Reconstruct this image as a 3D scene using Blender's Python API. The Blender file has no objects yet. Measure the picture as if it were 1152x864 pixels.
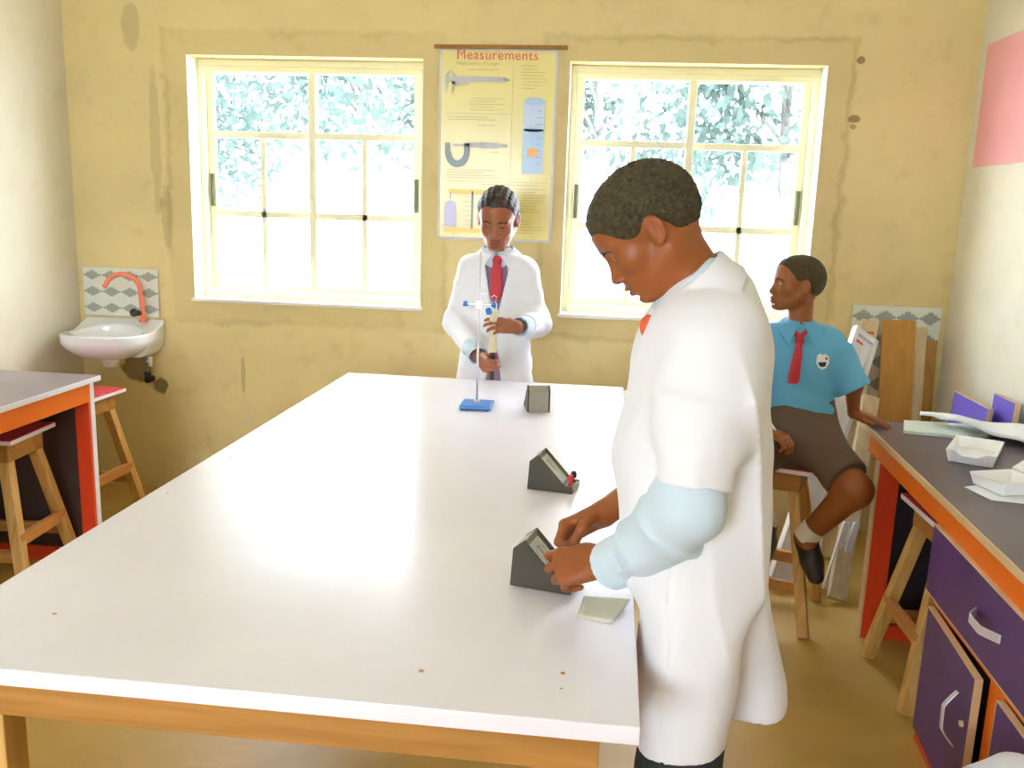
import bpy, bmesh, math, random
import numpy as np
from mathutils import Vector, Matrix
random.seed(7); rng = np.random.RandomState(11)
C = bpy.context.scene.collection
PI = math.pi
V3 = lambda *a: np.array(a, dtype=np.float64)

# ------------------------------------------------------------------ materials
def new_mat(name):
    m = bpy.data.materials.new(name); m.use_nodes = True
    nt = m.node_tree
    return m, nt, nt.nodes['Principled BSDF']

def plain(name, col, rough=.5, metal=0., spec=.5, bump=0., bscale=60., var=0., vscale=6., sheen=0., sss=0., coat=0., trans=0., detail=3.):
    m, nt, b = new_mat(name)
    b.inputs['Base Color'].default_value = (*col, 1)
    b.inputs['Roughness'].default_value = rough
    b.inputs['Metallic'].default_value = metal
    b.inputs['Specular IOR Level'].default_value = spec
    b.inputs['Sheen Weight'].default_value = sheen
    b.inputs['Coat Weight'].default_value = coat
    b.inputs['Transmission Weight'].default_value = trans
    if sss:
        b.inputs['Subsurface Weight'].default_value = sss
        b.inputs['Subsurface Radius'].default_value = (.012, .005, .003)
        b.inputs['Subsurface Scale'].default_value = 1.
    if bump or var:
        tc = nt.nodes.new('ShaderNodeTexCoord')
    if var:
        n = nt.nodes.new('ShaderNodeTexNoise'); n.inputs['Scale'].default_value = vscale; n.inputs['Detail'].default_value = 5
        nt.links.new(tc.outputs['Object'], n.inputs['Vector'])
        r = nt.nodes.new('ShaderNodeValToRGB')
        r.color_ramp.elements[0].position = .3; r.color_ramp.elements[1].position = .7
        r.color_ramp.elements[0].color = (*[c * (1 - var) for c in col], 1)
        r.color_ramp.elements[1].color = (*[min(1, c * (1 + var * .6)) for c in col], 1)
        nt.links.new(n.outputs['Fac'], r.inputs['Fac']); nt.links.new(r.outputs['Color'], b.inputs['Base Color'])
    if bump:
        n2 = nt.nodes.new('ShaderNodeTexNoise'); n2.inputs['Scale'].default_value = bscale; n2.inputs['Detail'].default_value = detail
        nt.links.new(tc.outputs['Object'], n2.inputs['Vector'])
        bp = nt.nodes.new('ShaderNodeBump'); bp.inputs['Strength'].default_value = bump; bp.inputs['Distance'].default_value = .01
        nt.links.new(n2.outputs['Fac'], bp.inputs['Height']); nt.links.new(bp.outputs['Normal'], b.inputs['Normal'])
    return m

def wood(name, c1, c2, axis='z', rough=.5):
    m, nt, b = new_mat(name)
    tc = nt.nodes.new('ShaderNodeTexCoord'); mp = nt.nodes.new('ShaderNodeMapping')
    s = {'x': (1.5, 22, 22), 'y': (22, 1.5, 22), 'z': (22, 22, 1.5)}[axis]
    mp.inputs['Scale'].default_value = s
    n = nt.nodes.new('ShaderNodeTexNoise'); n.inputs['Scale'].default_value = 1.6; n.inputs['Detail'].default_value = 6; n.inputs['Distortion'].default_value = .8
    r = nt.nodes.new('ShaderNodeValToRGB'); r.color_ramp.elements[0].position = .32; r.color_ramp.elements[1].position = .68
    r.color_ramp.elements[0].color = (*c1, 1); r.color_ramp.elements[1].color = (*c2, 1)
    L = nt.links.new
    L(tc.outputs['Object'], mp.inputs['Vector']); L(mp.outputs['Vector'], n.inputs['Vector']); L(n.outputs['Fac'], r.inputs['Fac'])
    L(r.outputs['Color'], b.inputs['Base Color']); b.inputs['Roughness'].default_value = rough
    bp = nt.nodes.new('ShaderNodeBump'); bp.inputs['Strength'].default_value = .15; bp.inputs['Distance'].default_value = .003
    L(n.outputs['Fac'], bp.inputs['Height']); L(bp.outputs['Normal'], b.inputs['Normal'])
    return m

class G:
    """tiny node-graph helper"""
    def __init__(s, nt): s.nt = nt
    def math(s, op, a, b=None, c=None, clamp=False):
        n = s.nt.nodes.new('ShaderNodeMath'); n.operation = op; n.use_clamp = clamp
        for i, v in enumerate((a, b, c)):
            if v is None: continue
            if isinstance(v, (int, float)): n.inputs[i].default_value = v
            else: s.nt.links.new(v, n.inputs[i])
        return n.outputs[0]
    def ramp(s, v, lo, hi):
        n = s.nt.nodes.new('ShaderNodeMapRange'); n.interpolation_type = 'SMOOTHSTEP'
        n.inputs['From Min'].default_value = lo; n.inputs['From Max'].default_value = hi
        s.nt.links.new(v, n.inputs['Value']); return n.outputs[0]
    def mix(s, f, a, b):
        n = s.nt.nodes.new('ShaderNodeMix'); n.data_type = 'RGBA'
        ins = [i for i in n.inputs if i.type == 'RGBA']
        for i, v in zip(ins, (a, b)):
            if isinstance(v, tuple): i.default_value = (*v, 1)
            else: s.nt.links.new(v, i)
        if isinstance(f, (int, float)): n.inputs[0].default_value = f
        else: s.nt.links.new(f, n.inputs[0])
        return [o for o in n.outputs if o.type == 'RGBA'][0]
    def noise(s, vec, scale, detail=4, rough=.55):
        n = s.nt.nodes.new('ShaderNodeTexNoise'); n.inputs['Scale'].default_value = scale; n.inputs['Detail'].default_value = detail
        n.inputs['Roughness'].default_value = rough
        s.nt.links.new(vec, n.inputs['Vector']); return n.outputs['Fac']

def plaster(name, base, dark, windows=(), spots=()):
    """hand-trowelled cement plaster; darker re-plastered bands round the openings and damp spots"""
    m, nt, b = new_mat(name); g = G(nt)
    tc = nt.nodes.new('ShaderNodeTexCoord'); P = tc.outputs['Object']
    sx = nt.nodes.new('ShaderNodeSeparateXYZ'); nt.links.new(P, sx.inputs[0])
    x, z = sx.outputs['X'], sx.outputs['Z']
    n1 = g.noise(P, 1.6, 6); n2 = g.noise(P, 9, 6, .65); n3 = g.noise(P, 55, 3)
    col = g.mix(g.ramp(n1, .35, .7), base, tuple(c * .9 for c in base))
    col = g.mix(g.math('MULTIPLY', g.ramp(n2, .52, .75), .25), col, dark)
    for (cx, cz, hx, hz) in windows:
        dx = g.math('SUBTRACT', g.math('ABSOLUTE', g.math('SUBTRACT', x, cx)), hx)
        dz = g.math('SUBTRACT', g.math('ABSOLUTE', g.math('SUBTRACT', z, cz)), hz)
        d = g.math('MAXIMUM', dx, dz)
        d = g.math('ADD', d, g.math('MULTIPLY', g.math('SUBTRACT', n2, .5), .10))
        band = g.math('MULTIPLY', g.ramp(d, .125, .10), 1.)
        edge = g.math('MULTIPLY', g.ramp(d, .085, .105), g.ramp(d, .135, .11))
        col = g.mix(g.math('MULTIPLY', band, .18), col, dark)
        col = g.mix(g.math('MULTIPLY', edge, g.math('MULTIPLY', g.ramp(n1, .35, .65), .34)), col, tuple(c * .62 for c in dark))
    for (cx, cz, rx, rz, amt) in spots:
        ex = g.math('DIVIDE', g.math('SUBTRACT', x, cx), rx); ez = g.math('DIVIDE', g.math('SUBTRACT', z, cz), rz)
        d = g.math('SQRT', g.math('ADD', g.math('MULTIPLY', ex, ex), g.math('MULTIPLY', ez, ez)))
        d = g.math('ADD', d, g.math('MULTIPLY', g.math('SUBTRACT', n2, .5), 1.6))
        col = g.mix(g.math('MULTIPLY', g.ramp(d, 1.05, .75), amt), col, tuple(c * .42 for c in dark))
    nt.links.new(col, b.inputs['Base Color']); b.inputs['Roughness'].default_value = .75; b.inputs['Specular IOR Level'].default_value = .3
    h = g.math('ADD', g.math('MULTIPLY', n2, .7), g.math('MULTIPLY', n3, .25))
    bp = nt.nodes.new('ShaderNodeBump'); bp.inputs['Strength'].default_value = .35; bp.inputs['Distance'].default_value = .012
    nt.links.new(h, bp.inputs['Height']); nt.links.new(bp.outputs['Normal'], b.inputs['Normal'])
    return m

def tile_mat(name, x0, w, z0, h, rows, cols):
    """glazed wall tile: off-white with rows of grey leaf medallions joined by a line"""
    m, nt, b = new_mat(name); g = G(nt)
    tc = nt.nodes.new('ShaderNodeTexCoord'); sx = nt.nodes.new('ShaderNodeSeparateXYZ'); nt.links.new(tc.outputs['Object'], sx.inputs[0])
    u = g.math('FRACT', g.math('MULTIPLY', g.math('SUBTRACT', sx.outputs['X'], x0), cols / w))
    v = g.math('FRACT', g.math('MULTIPLY', g.math('SUBTRACT', sx.outputs['Z'], z0), rows / h))
    uu = g.math('ABSOLUTE', g.math('SUBTRACT', u, .5)); vv = g.math('ABSOLUTE', g.math('SUBTRACT', v, .5))
    lobes = g.math('MULTIPLY', g.math('ABSOLUTE', g.math('SINE', g.math('MULTIPLY', u, 18.8))), .07)
    d = g.math('SUBTRACT', g.math('ADD', g.math('MULTIPLY', uu, .62), vv), lobes)
    n = g.noise(tc.outputs['Object'], 90, 3)
    d = g.math('ADD', d, g.math('MULTIPLY', g.math('SUBTRACT', n, .5), .12))
    med = g.ramp(d, .30, .22)
    line = g.math('MULTIPLY', g.ramp(vv, .035, .015), .55)
    f = g.math('MAXIMUM', g.math('MULTIPLY', med, .8), line)
    col = g.mix(f, (.74, .76, .66), (.25, .30, .26))
    nt.links.new(col, b.inputs['Base Color']); b.inputs['Roughness'].default_value = .2
    return m

M = {}
WINS = ((-1.445, 1.5825, .577, .5835), (.391, 1.5825, .577, .5835))
M['wall_back'] = plaster('yellow_plaster_back', (.79, .65, .31), (.50, .37, .13), WINS,
    ((-2.345, .63, .085, .075, .85), (-2.22, .545, .05, .05, .85), (1.105, 2.19, .022, .02, .8), (1.10, 1.94, .028, .018, .8), (1.10, 1.905, .014, .012, .6),
     (-1.78, .62, .012, .11, .35), (-2.19, 1.75, .03, .35, .22), (-2.15, 1.42, .03, .16, .25), (-2.29, 2.28, .05, .12, .25)))
M['wall_side'] = plaster('yellow_plaster_side', (.78, .73, .57), (.55, .48, .30))
M['ceiling'] = plain('ceiling_board', (.84, .80, .68), .8, var=.06)
M['floor'] = plain('cement_floor', (.54, .34, .075), .42, var=.22, vscale=2.2, bump=.12, bscale=25)
M['frame'] = plain('cream_aluminium', (.87, .845, .56), .4)
M['reveal'] = plain('white_reveal', (.84, .82, .74), .6)
M['lock'] = plain('dark_olive_lock', (.12, .12, .03), .4)
M['white_lam'] = None
M['edge_white'] = plain('white_edge', (.80, .78, .82), .35)
M['pine'] = wood('pine', (.52, .28, .07), (.72, .44, .14), 'z')
M['pine_x'] = wood('pine_x', (.40, .18, .035), (.54, .26, .06), 'x')
M['pine_y'] = wood('pine_y', (.46, .17, .04), (.58, .26, .06), 'y')
M['pale_wood'] = wood('pale_wood', (.55, .42, .22), (.70, .56, .32), 'z')
M['brown_board'] = wood('brown_board', (.48, .22, .035), (.58, .29, .05), 'z')
M['dark_plank'] = wood('dark_plank', (.34, .16, .04), (.45, .22, .05), 'z')
M['grey_top'] = plain('grey_worktop', (.28, .23, .25), .32, var=.12, vscale=5)
M['purple_top'] = plain('plum_worktop', (.105, .07, .09), .33, var=.15, vscale=5)
M['orange'] = plain('orange_paint', (.85, .165, .008), .4)
M['red_orange'] = plain('red_orange_paint', (.76, .06, .012), .4)
M['black_panel'] = plain('dark_panel', (.018, .012, .02), .45)
M['brown_panel'] = plain('brown_panel', (.06, .035, .03), .5)
M['purple'] = plain('purple_laminate', (.085, .03, .17), .36, var=.2, vscale=8)
M['blue_purple'] = plain('blue_purple_board', (.15, .11, .55), .4)
M['raw_edge'] = plain('raw_board_edge', (.66, .46, .24), .6)
M['chrome'] = plain('chrome', (.75, .78, .76), .22, metal=1.); M['steel'] = plain('pale_steel', (.72, .70, .72), .35, metal=.4)
M['seat_red'] = plain('red_laminate', (.66, .05, .06), .35)
M['porcelain'] = plain('porcelain', (.82, .83, .84), .12, coat=.4)
M['coral'] = plain('coral_plastic', (.95, .25, .14), .35)
M['dark_metal'] = plain('dark_metal', (.05, .05, .045), .4, metal=.6)
M['pvc_grey'] = plain('grey_pvc', (.28, .30, .22), .5)
M['pvc_white'] = plain('white_pvc', (.78, .78, .72), .45)
M['white_plastic'] = plain('white_plastic', (.84, .84, .86), .4)
M['foam'] = plain('white_foam', (.90, .91, .90), .7, bump=.15, bscale=200)
M['paper'] = plain('paper', (.82, .85, .86), .7)
M['paper_yellow'] = plain('pale_yellow_paper', (.78, .78, .60), .7)
M['glass_green'] = plain('green_edged_glass', (.62, .70, .62), .15)
M['pink'] = plain('pink_card', (.86, .40, .40), .7, var=.05)
M['poster'] = plain('poster_paper', (.86, .76, .28), .22, var=.05, vscale=3)
M['poster_edge'] = plain('poster_border', (.88, .88, .86), .25)
M['ink_red'] = plain('red_ink', (.72, .10, .05), .4)
M['ink_brown'] = plain('brown_ink', (.55, .42, .16), .4)
M['ink_grey'] = plain('grey_ink', (.52, .50, .48), .3)
M['ink_slate'] = plain('slate_ink', (.20, .24, .24), .3)
M['ink_blue'] = plain('blue_ink', (.42, .60, .80), .3)
M['ink_pale_blue'] = plain('pale_blue_ink', (.55, .66, .82), .3)
M['ink_orange'] = plain('orange_ink', (.90, .40, .06), .3)
M['ink_amber'] = plain('amber_ink', (.92, .60, .03), .3)
M['ink_lilac'] = plain('lilac_ink', (.56, .50, .74), .3)
M['case'] = plain('meter_case', (.055, .047, .03), .55, bump=.2, bscale=400)
M['case_light'] = plain('meter_back', (.30, .27, .20), .5)
M['dial'] = plain('dial_card', (.82, .83, .82), .4)
M['term_red'] = plain('red_terminal', (.70, .02, .02), .3)
M['term_black'] = plain('black_terminal', (.02, .02, .02), .3)
M['blue_base'] = plain('blue_enamel', (.04, .22, .62), .3)
M['beige'] = plain('beige_plastic', (.72, .64, .40), .4)
M['dark_plastic'] = plain('dark_plastic', (.05, .03, .03), .4)
M['skin_boy'] = plain('skin_boy', (.31, .085, .016), .46, sss=.08, bump=.04, bscale=260, var=.10, vscale=14)
M['skin_girl'] = plain('skin_girl', (.34, .11, .046), .42, sss=.08, bump=.04, bscale=260)
M['skin_child'] = plain('skin_child', (.29, .090, .020), .46, sss=.08, bump=.04, bscale=260)
M['lip'] = plain('lip', (.27, .070, .036), .4)
M['palm'] = plain('nail', (.42, .19, .10), .35)
M['sclera'] = plain('sclera', (.62, .58, .50), .2)
M['iris'] = plain('iris', (.015, .008, .005), .15)
M['hair'] = plain('black_hair', (.060, .046, .016), .75, bump=.8, bscale=170, var=.5, vscale=150, detail=2)
M['hair_braid'] = plain('braided_hair', (.035, .024, .016), .5, bump=.4, bscale=220)
M['coat'] = plain('white_coat_cotton', (.82, .83, .87), .85, sheen=.1, bump=.05, bscale=40)
M['coat_seam'] = plain('coat_seam', (.70, .70, .70), .85)
M['shirt'] = plain('pale_blue_shirt', (.60, .72, .80), .8, bump=.05, bscale=60)
M['shirt_blue'] = plain('sky_blue_shirt', (.12, .42, .66), .8, bump=.06, bscale=60)
M['shirt_white'] = plain('grey_white_shirt', (.68, .70, .73), .8)
M['tie'] = plain('red_tie', (.55, .03, .05), .6, var=.15, vscale=90)
M['tie_orange'] = plain('orange_red_tie', (.80, .14, .05), .6)
M['trouser'] = plain('dark_blue_trousers', (.018, .03, .036), .85, bump=.1, bscale=300)
M['dress'] = plain('mauve_dress', (.26, .17, .28), .8)
M['belt'] = plain('magenta_belt', (.62, .10, .34), .6)
M['skirt'] = plain('brown_skirt', (.12, .082, .055), .85, bump=.08, bscale=200)
M['sock'] = plain('white_sock', (.72, .70, .62), .85, bump=.1, bscale=300)
M['shoe'] = plain('black_shoe', (.02, .02, .02), .35)
M['shoe_grey'] = plain('worn_grey_shoe', (.10, .10, .085), .3)
M['button'] = plain('button', (.75, .75, .72), .3)
M['bark'] = plain('bark', (.13, .13, .115), .85, bump=.5, bscale=30)
M['earth'] = plain('sandy_ground', (.62, .60, .56), .9, var=.12, vscale=1.2)

def leaf_mat(name, col):
    m, nt, b = new_mat(name)
    b.inputs['Base Color'].default_value = (*col, 1); b.inputs['Roughness'].default_value = .5
    t = nt.nodes.new('ShaderNodeBsdfTranslucent'); t.inputs['Color'].default_value = (*col, 1)
    mx = nt.nodes.new('ShaderNodeMixShader'); mx.inputs[0].default_value = .45
    out = nt.nodes['Material Output']
    nt.links.new(b.outputs[0], mx.inputs[1]); nt.links.new(t.outputs[0], mx.inputs[2]); nt.links.new(mx.outputs[0], out.inputs[0])
    return m
M['leaf'] = leaf_mat('leaf', (.062, .10, .082)); M['leaf2'] = leaf_mat('leaf_pale', (.08, .12, .10))

def pane_mat(name, tint=(1, 1, 1), gloss=.06):
    m = bpy.data.materials.new(name); m.use_nodes = True; nt = m.node_tree
    nt.nodes.remove(nt.nodes['Principled BSDF'])
    t = nt.nodes.new('ShaderNodeBsdfTransparent'); t.inputs[0].default_value = (*tint, 1)
    g = nt.nodes.new('ShaderNodeBsdfGlossy'); g.inputs['Roughness'].default_value = .03
    lw = nt.nodes.new('ShaderNodeLayerWeight'); lw.inputs['Blend'].default_value = .5; gg = G(nt)
    f = gg.math('ADD', .03, gg.math('MULTIPLY', .55, gg.math('POWER', lw.outputs['Facing'], 5.)))
    mx = nt.nodes.new('ShaderNodeMixShader')
    nt.links.new(f, mx.inputs[0]); nt.links.new(t.outputs[0], mx.inputs[1]); nt.links.new(g.outputs[0], mx.inputs[2])
    nt.links.new(mx.outputs[0], nt.nodes['Material Output'].inputs[0])
    return m
M['pane'] = pane_mat('window_glass', (.98, .98, .98)); M['clear'] = pane_mat('clear_plastic', (.93, .96, .95))

def laminate():
    m, nt, b = new_mat('white_laminate'); g = G(nt)
    tc = nt.nodes.new('ShaderNodeTexCoord'); P = tc.outputs['Object']
    n = g.noise(P, 3, 4); n2 = g.noise(P, 40, 3)
    col = g.mix(g.ramp(n, .35, .65), (.88, .86, .92), (.85, .83, .89))
    nt.links.new(col, b.inputs['Base Color'])
    b.inputs['Specular IOR Level'].default_value = .42; r = g.math('ADD', .24, g.math('MULTIPLY', n, .025)); nt.links.new(r, b.inputs['Roughness'])
    b.inputs['Coat Weight'].default_value = .08; b.inputs['Coat Roughness'].default_value = .1
    bp = nt.nodes.new('ShaderNodeBump'); bp.inputs['Strength'].default_value = .02; bp.inputs['Distance'].default_value = .01
    nt.links.new(n, bp.inputs['Height']); nt.links.new(bp.outputs['Normal'], b.inputs['Normal'])
    return m
M['white_lam'] = laminate()

# ------------------------------------------------------------------ object helpers
def tag(o, label=None, cat=None, group=None, kind=None):
    if label: o['label'] = label
    if cat: o['category'] = cat
    if group: o['group'] = group
    if kind: o['kind'] = kind
    return o
def empty(name, loc=(0, 0, 0), rz=0.):
    o = bpy.data.objects.new(name, None); C.objects.link(o); o.location = loc; o.rotation_euler = (0, 0, rz); o.empty_display_size = .05
    return o
def copy_tree(o, parent=None):
    c = o.copy(); C.objects.link(c); c.parent = parent
    for ch in list(o.children): copy_tree(ch, c)
    return c

class MB:
    def __init__(s): s.v = []; s.f = []; s.m = []; s.cur = 0
    def mat(s, i): s.cur = i; return s
    def add(s, vs, fs, T=None):
        b = len(s.v)
        for p in vs:
            p = Vector(p)
            if T is not None: p = T @ p
            s.v.append(tuple(p))
        for f in fs: s.f.append([i + b for i in f]); s.m.append(s.cur)
        return s
    def box(s, x0, x1, y0, y1, z0, z1, T=None):
        vs = [(x, y, z) for z in (z0, z1) for y in (y0, y1) for x in (x0, x1)]
        return s.add(vs, [(0, 2, 3, 1), (4, 5, 7, 6), (0, 1, 5, 4), (2, 6, 7, 3), (0, 4, 6, 2), (1, 3, 7, 5)], T)
    def bar(s, p0, p1, w, h, up=(0, 0, 1), w1=None, h1=None):
        p0, p1 = Vector(p0), Vector(p1); d = (p1 - p0).normalized(); u = Vector(up)
        r = d.cross(u).normalized(); u = r.cross(d).normalized(); w1 = w1 or w; h1 = h1 or h
        vs = [p + r * a * ww / 2 + u * b * hh / 2 for p, ww, hh in ((p0, w, h), (p1, w1, h1)) for a, b in ((-1, -1), (1, -1), (1, 1), (-1, 1))]
        return s.add(vs, [(3, 2, 1, 0), (4, 5, 6, 7), (0, 1, 5, 4), (1, 2, 6, 5), (2, 3, 7, 6), (3, 0, 4, 7)])
    def prism(s, pts, y0, y1, T=None):
        """polygon in XZ extruded along Y"""
        n = len(pts); vs = [(x, y0, z) for x, z in pts] + [(x, y1, z) for x, z in pts]
        fs = [list(range(n)), list(range(2 * n - 1, n - 1, -1))] + [(i, i + n, (i + 1) % n + n, (i + 1) % n) for i in range(n)]
        return s.add(vs, fs, T)
    def tube(s, pts, r, n=12, caps=True):
        pts = [Vector(p) for p in pts]; rs = r if isinstance(r, (list, tuple)) else [r] * len(pts)
        ref = Vector((.13, .31, .94)); vs = []
        for i, p in enumerate(pts):
            d = (pts[min(i + 1, len(pts) - 1)] - pts[max(i - 1, 0)]).normalized()
            a = d.cross(ref).normalized(); b = d.cross(a).normalized()
            vs += [p + (a * math.cos(t) + b * math.sin(t)) * rs[i] for t in [2 * PI * k / n for k in range(n)]]
        fs = [(i * n + k, i * n + (k + 1) % n, (i + 1) * n + (k + 1) % n, (i + 1) * n + k) for i in range(len(pts) - 1) for k in range(n)]
        if caps: fs += [list(range(n - 1, -1, -1)), list(range((len(pts) - 1) * n, len(pts) * n))]
        return s.add(vs, fs)
    def lathe(s, prof, c=(0, 0, 0), n=24):
        vs = [(c[0] + r * math.cos(2 * PI * k / n), c[1] + r * math.sin(2 * PI * k / n), c[2] + z) for r, z in prof for k in range(n)]
        m = len(prof)
        fs = [(i * n + k, i * n + (k + 1) % n, (i + 1) * n + (k + 1) % n, (i + 1) * n + k) for i in range(m - 1) for k in range(n)]
        fs += [list(range(n - 1, -1, -1)), list(range((m - 1) * n, m * n))]
        return s.add(vs, fs)
    def build(s, name, mats, parent=None, bevel=0., smooth=False, loc=None, seg=2):
        me = bpy.data.meshes.new(name)
        off = Vector(loc) if loc is not None else Vector((0, 0, 0))
        me.from_pydata([tuple(Vector(p) - off) for p in s.v], [], s.f)
        for mm in (mats if isinstance(mats, (list, tuple)) else [mats]): me.materials.append(mm)
        me.polygons.foreach_set('material_index', s.m); me.update()
        bm = bmesh.new(); bm.from_mesh(me); bmesh.ops.recalc_face_normals(bm, faces=bm.faces); bm.to_mesh(me); bm.free()
        o = bpy.data.objects.new(name, me); C.objects.link(o)
        if parent is not None: o.parent = parent
        elif loc is not None: o.location = loc
        if smooth: me.polygons.foreach_set('use_smooth', [True] * len(me.polygons))
        if bevel:
            b = o.modifiers.new('bevel', 'BEVEL'); b.width = bevel; b.segments = seg; b.limit_method = 'ANGLE'; b.angle_limit = .6
            b.harden_normals = False
        return o
def child(parent, o, name): o.name = name; o.parent = parent; return o

# ------------------------------------------------------------------ signed-distance modelling (bodies and clothing)
def smin(a, b, k):
    if k <= 0: return np.minimum(a, b)
    h = np.maximum(k - np.abs(a - b), 0) / k
    return np.minimum(a, b) - h * h * k * .25
def smax(a, b, k): return -smin(-a, -b, k)
def ell(p, c, r):
    q = p - np.asarray(c, float); r = np.asarray(r, float)
    k0 = np.sqrt(((q / r) ** 2).sum(-1)); k1 = np.sqrt(((q / (r * r)) ** 2).sum(-1))
    return k0 * (k0 - 1) / np.maximum(k1, 1e-9)
def cone(p, a, b, ra, rb):
    a = np.asarray(a, float); b = np.asarray(b, float); ab = b - a
    t = np.clip(((p - a) @ ab) / (ab @ ab), 0, 1)
    return np.linalg.norm(p - a - t[:, None] * ab, axis=-1) - (ra + (rb - ra) * t)
def frustum(p, a, b, ra, rb, squash=1., side=(0, 0, 1)):
    """flat-ended sleeve: tapered, optionally oval cylinder from a to b"""
    a = np.asarray(a, float); b = np.asarray(b, float); ab = b - a; L = np.linalg.norm(ab); d = ab / L
    q = p - a; t = q @ d; s = np.asarray(side, float); s = s - d * (s @ d); s /= np.linalg.norm(s); u = np.cross(d, s)
    rad = np.sqrt(((q @ s) / squash) ** 2 + (q @ u) ** 2)
    r = ra + (rb - ra) * np.clip(t / L, 0, 1)
    return np.maximum(rad - r, np.maximum(-t, t - L))
def loft(p, rows, n=2.3, cap=True):
    R = np.array(rows, float); R = R[np.argsort(R[:, 0])]; z = p[:, 2]
    # smooth (cosine free) interpolation through the rows
    cx, cy, a, b = [np.interp(z, R[:, 0], R[:, i]) for i in (1, 2, 3, 4)]
    qx = np.abs((p[:, 0] - cx) / a); qy = np.abs((p[:, 1] - cy) / b)
    e = (qx ** n + qy ** n) ** (1 / n)
    d = (e - 1) * np.minimum(a, b)
    if cap: d = np.maximum(d, np.maximum(z - R[-1, 0], R[0, 0] - z))
    return d
def densify(rows, m=6):
    """Catmull-Rom the loft rows so silhouettes stay curved"""
    R = np.array(sorted(rows), float); out = []
    for i in range(len(R) - 1):
        p0, p1, p2, p3 = R[max(i - 1, 0)], R[i], R[i + 1], R[min(i + 2, len(R) - 1)]
        for t in np.linspace(0, 1, m, endpoint=False):
            v = .5 * (2 * p1 + (p2 - p0) * t + (2 * p0 - 5 * p1 + 4 * p2 - p3) * t * t + (3 * p1 - p0 - 3 * p2 + p3) * t ** 3)
            v[0] = p1[0] + (p2[0] - p1[0]) * t; out.append(v)
    out.append(R[-1]); return np.array(out)
def waves(p, seed, scale, n=7, stretch=(1, 1, 1)):
    r = np.random.RandomState(seed); out = np.zeros(len(p))
    for i in range(n):
        d = r.normal(size=3) * np.array(stretch); d /= np.linalg.norm(d)
        f = scale * (.6 + 1.0 * r.rand()); out += np.sin(p @ d * f + r.rand() * 6.28 + 1.2 * np.sin(p @ (r.normal(size=3)) * scale * .45))
    return out / n
class SDF:
    def __init__(s): s.ops = []
    def add(s, fn, c, R, k=.01, mode='u'): s.ops.append((fn, np.asarray(c, float), R, k, mode)); return s
    def ell(s, c, r, k=.01, mode='u', rot=None):
        if rot is None: return s.add(lambda p: ell(p, c, r), c, max(r) * 1.02, k, mode)
        Rm = np.array(rot); c = np.asarray(c, float)
        return s.add(lambda p: ell((p - c) @ Rm, (0, 0, 0), r), c, max(r) * 1.02, k, mode)
    def cone(s, a, b, ra, rb, k=.01, mode='u'):
        a = np.asarray(a, float); b = np.asarray(b, float)
        return s.add(lambda p: cone(p, a, b, ra, rb), (a + b) / 2, np.linalg.norm(b - a) / 2 + max(ra, rb), k, mode)
    def chain(s, pts, rs, k=.01):
        for i in range(len(pts) - 1): s.cone(pts[i], pts[i + 1], rs[i], rs[i + 1], k if i == 0 else max(k, .012))
        return s
    def frus(s, a, b, ra, rb, k=.01, squash=1., side=(0, 0, 1), mode='u'):
        a = np.asarray(a, float); b = np.asarray(b, float)
        return s.add(lambda p: frustum(p, a, b, ra, rb, squash, side), (a + b) / 2, np.linalg.norm(b - a) / 2 + max(ra, rb) * max(1, squash) * 1.2, k, mode)
    def loft(s, rows, k=.01, n=2.3, mode='u'):
        R = densify(rows); lo, hi = R[:, 0].min(), R[:, 0].max(); c = V3(R[:, 1].mean(), R[:, 2].mean(), (lo + hi) / 2)
        rad = max(np.linalg.norm(V3(r[1] - c[0], r[2] - c[1], r[0] - c[2])) + max(r[3], r[4]) * 1.1 for r in R)
        return s.add(lambda p: loft(p, R, n), c, rad, k, mode)
    def __call__(s, p):
        d = np.full(len(p), 9.)
        for fn, c, R, k, mode in s.ops:
            lb = np.linalg.norm(p - c, axis=-1) - R
            if mode == 'u': m = lb < np.minimum(d, .25) + k
            elif mode == 'd': m = lb < .03
            else: m = lb < k + .02
            if not m.any(): continue
            q = p[m]
            if mode == 'd': d[m] += fn(q)
            else:
                v = fn(q)
                d[m] = smin(d[m], v, k) if mode == 'u' else smax(d[m], -v, k) if mode == 's' else smax(d[m], v, k)
            if mode == 'u':
                far = ~m; d[far] = np.minimum(d[far], np.maximum(lb[far], 0) + 1e-3 + 0 * d[far]) if False else d[far]
        return d

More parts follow.
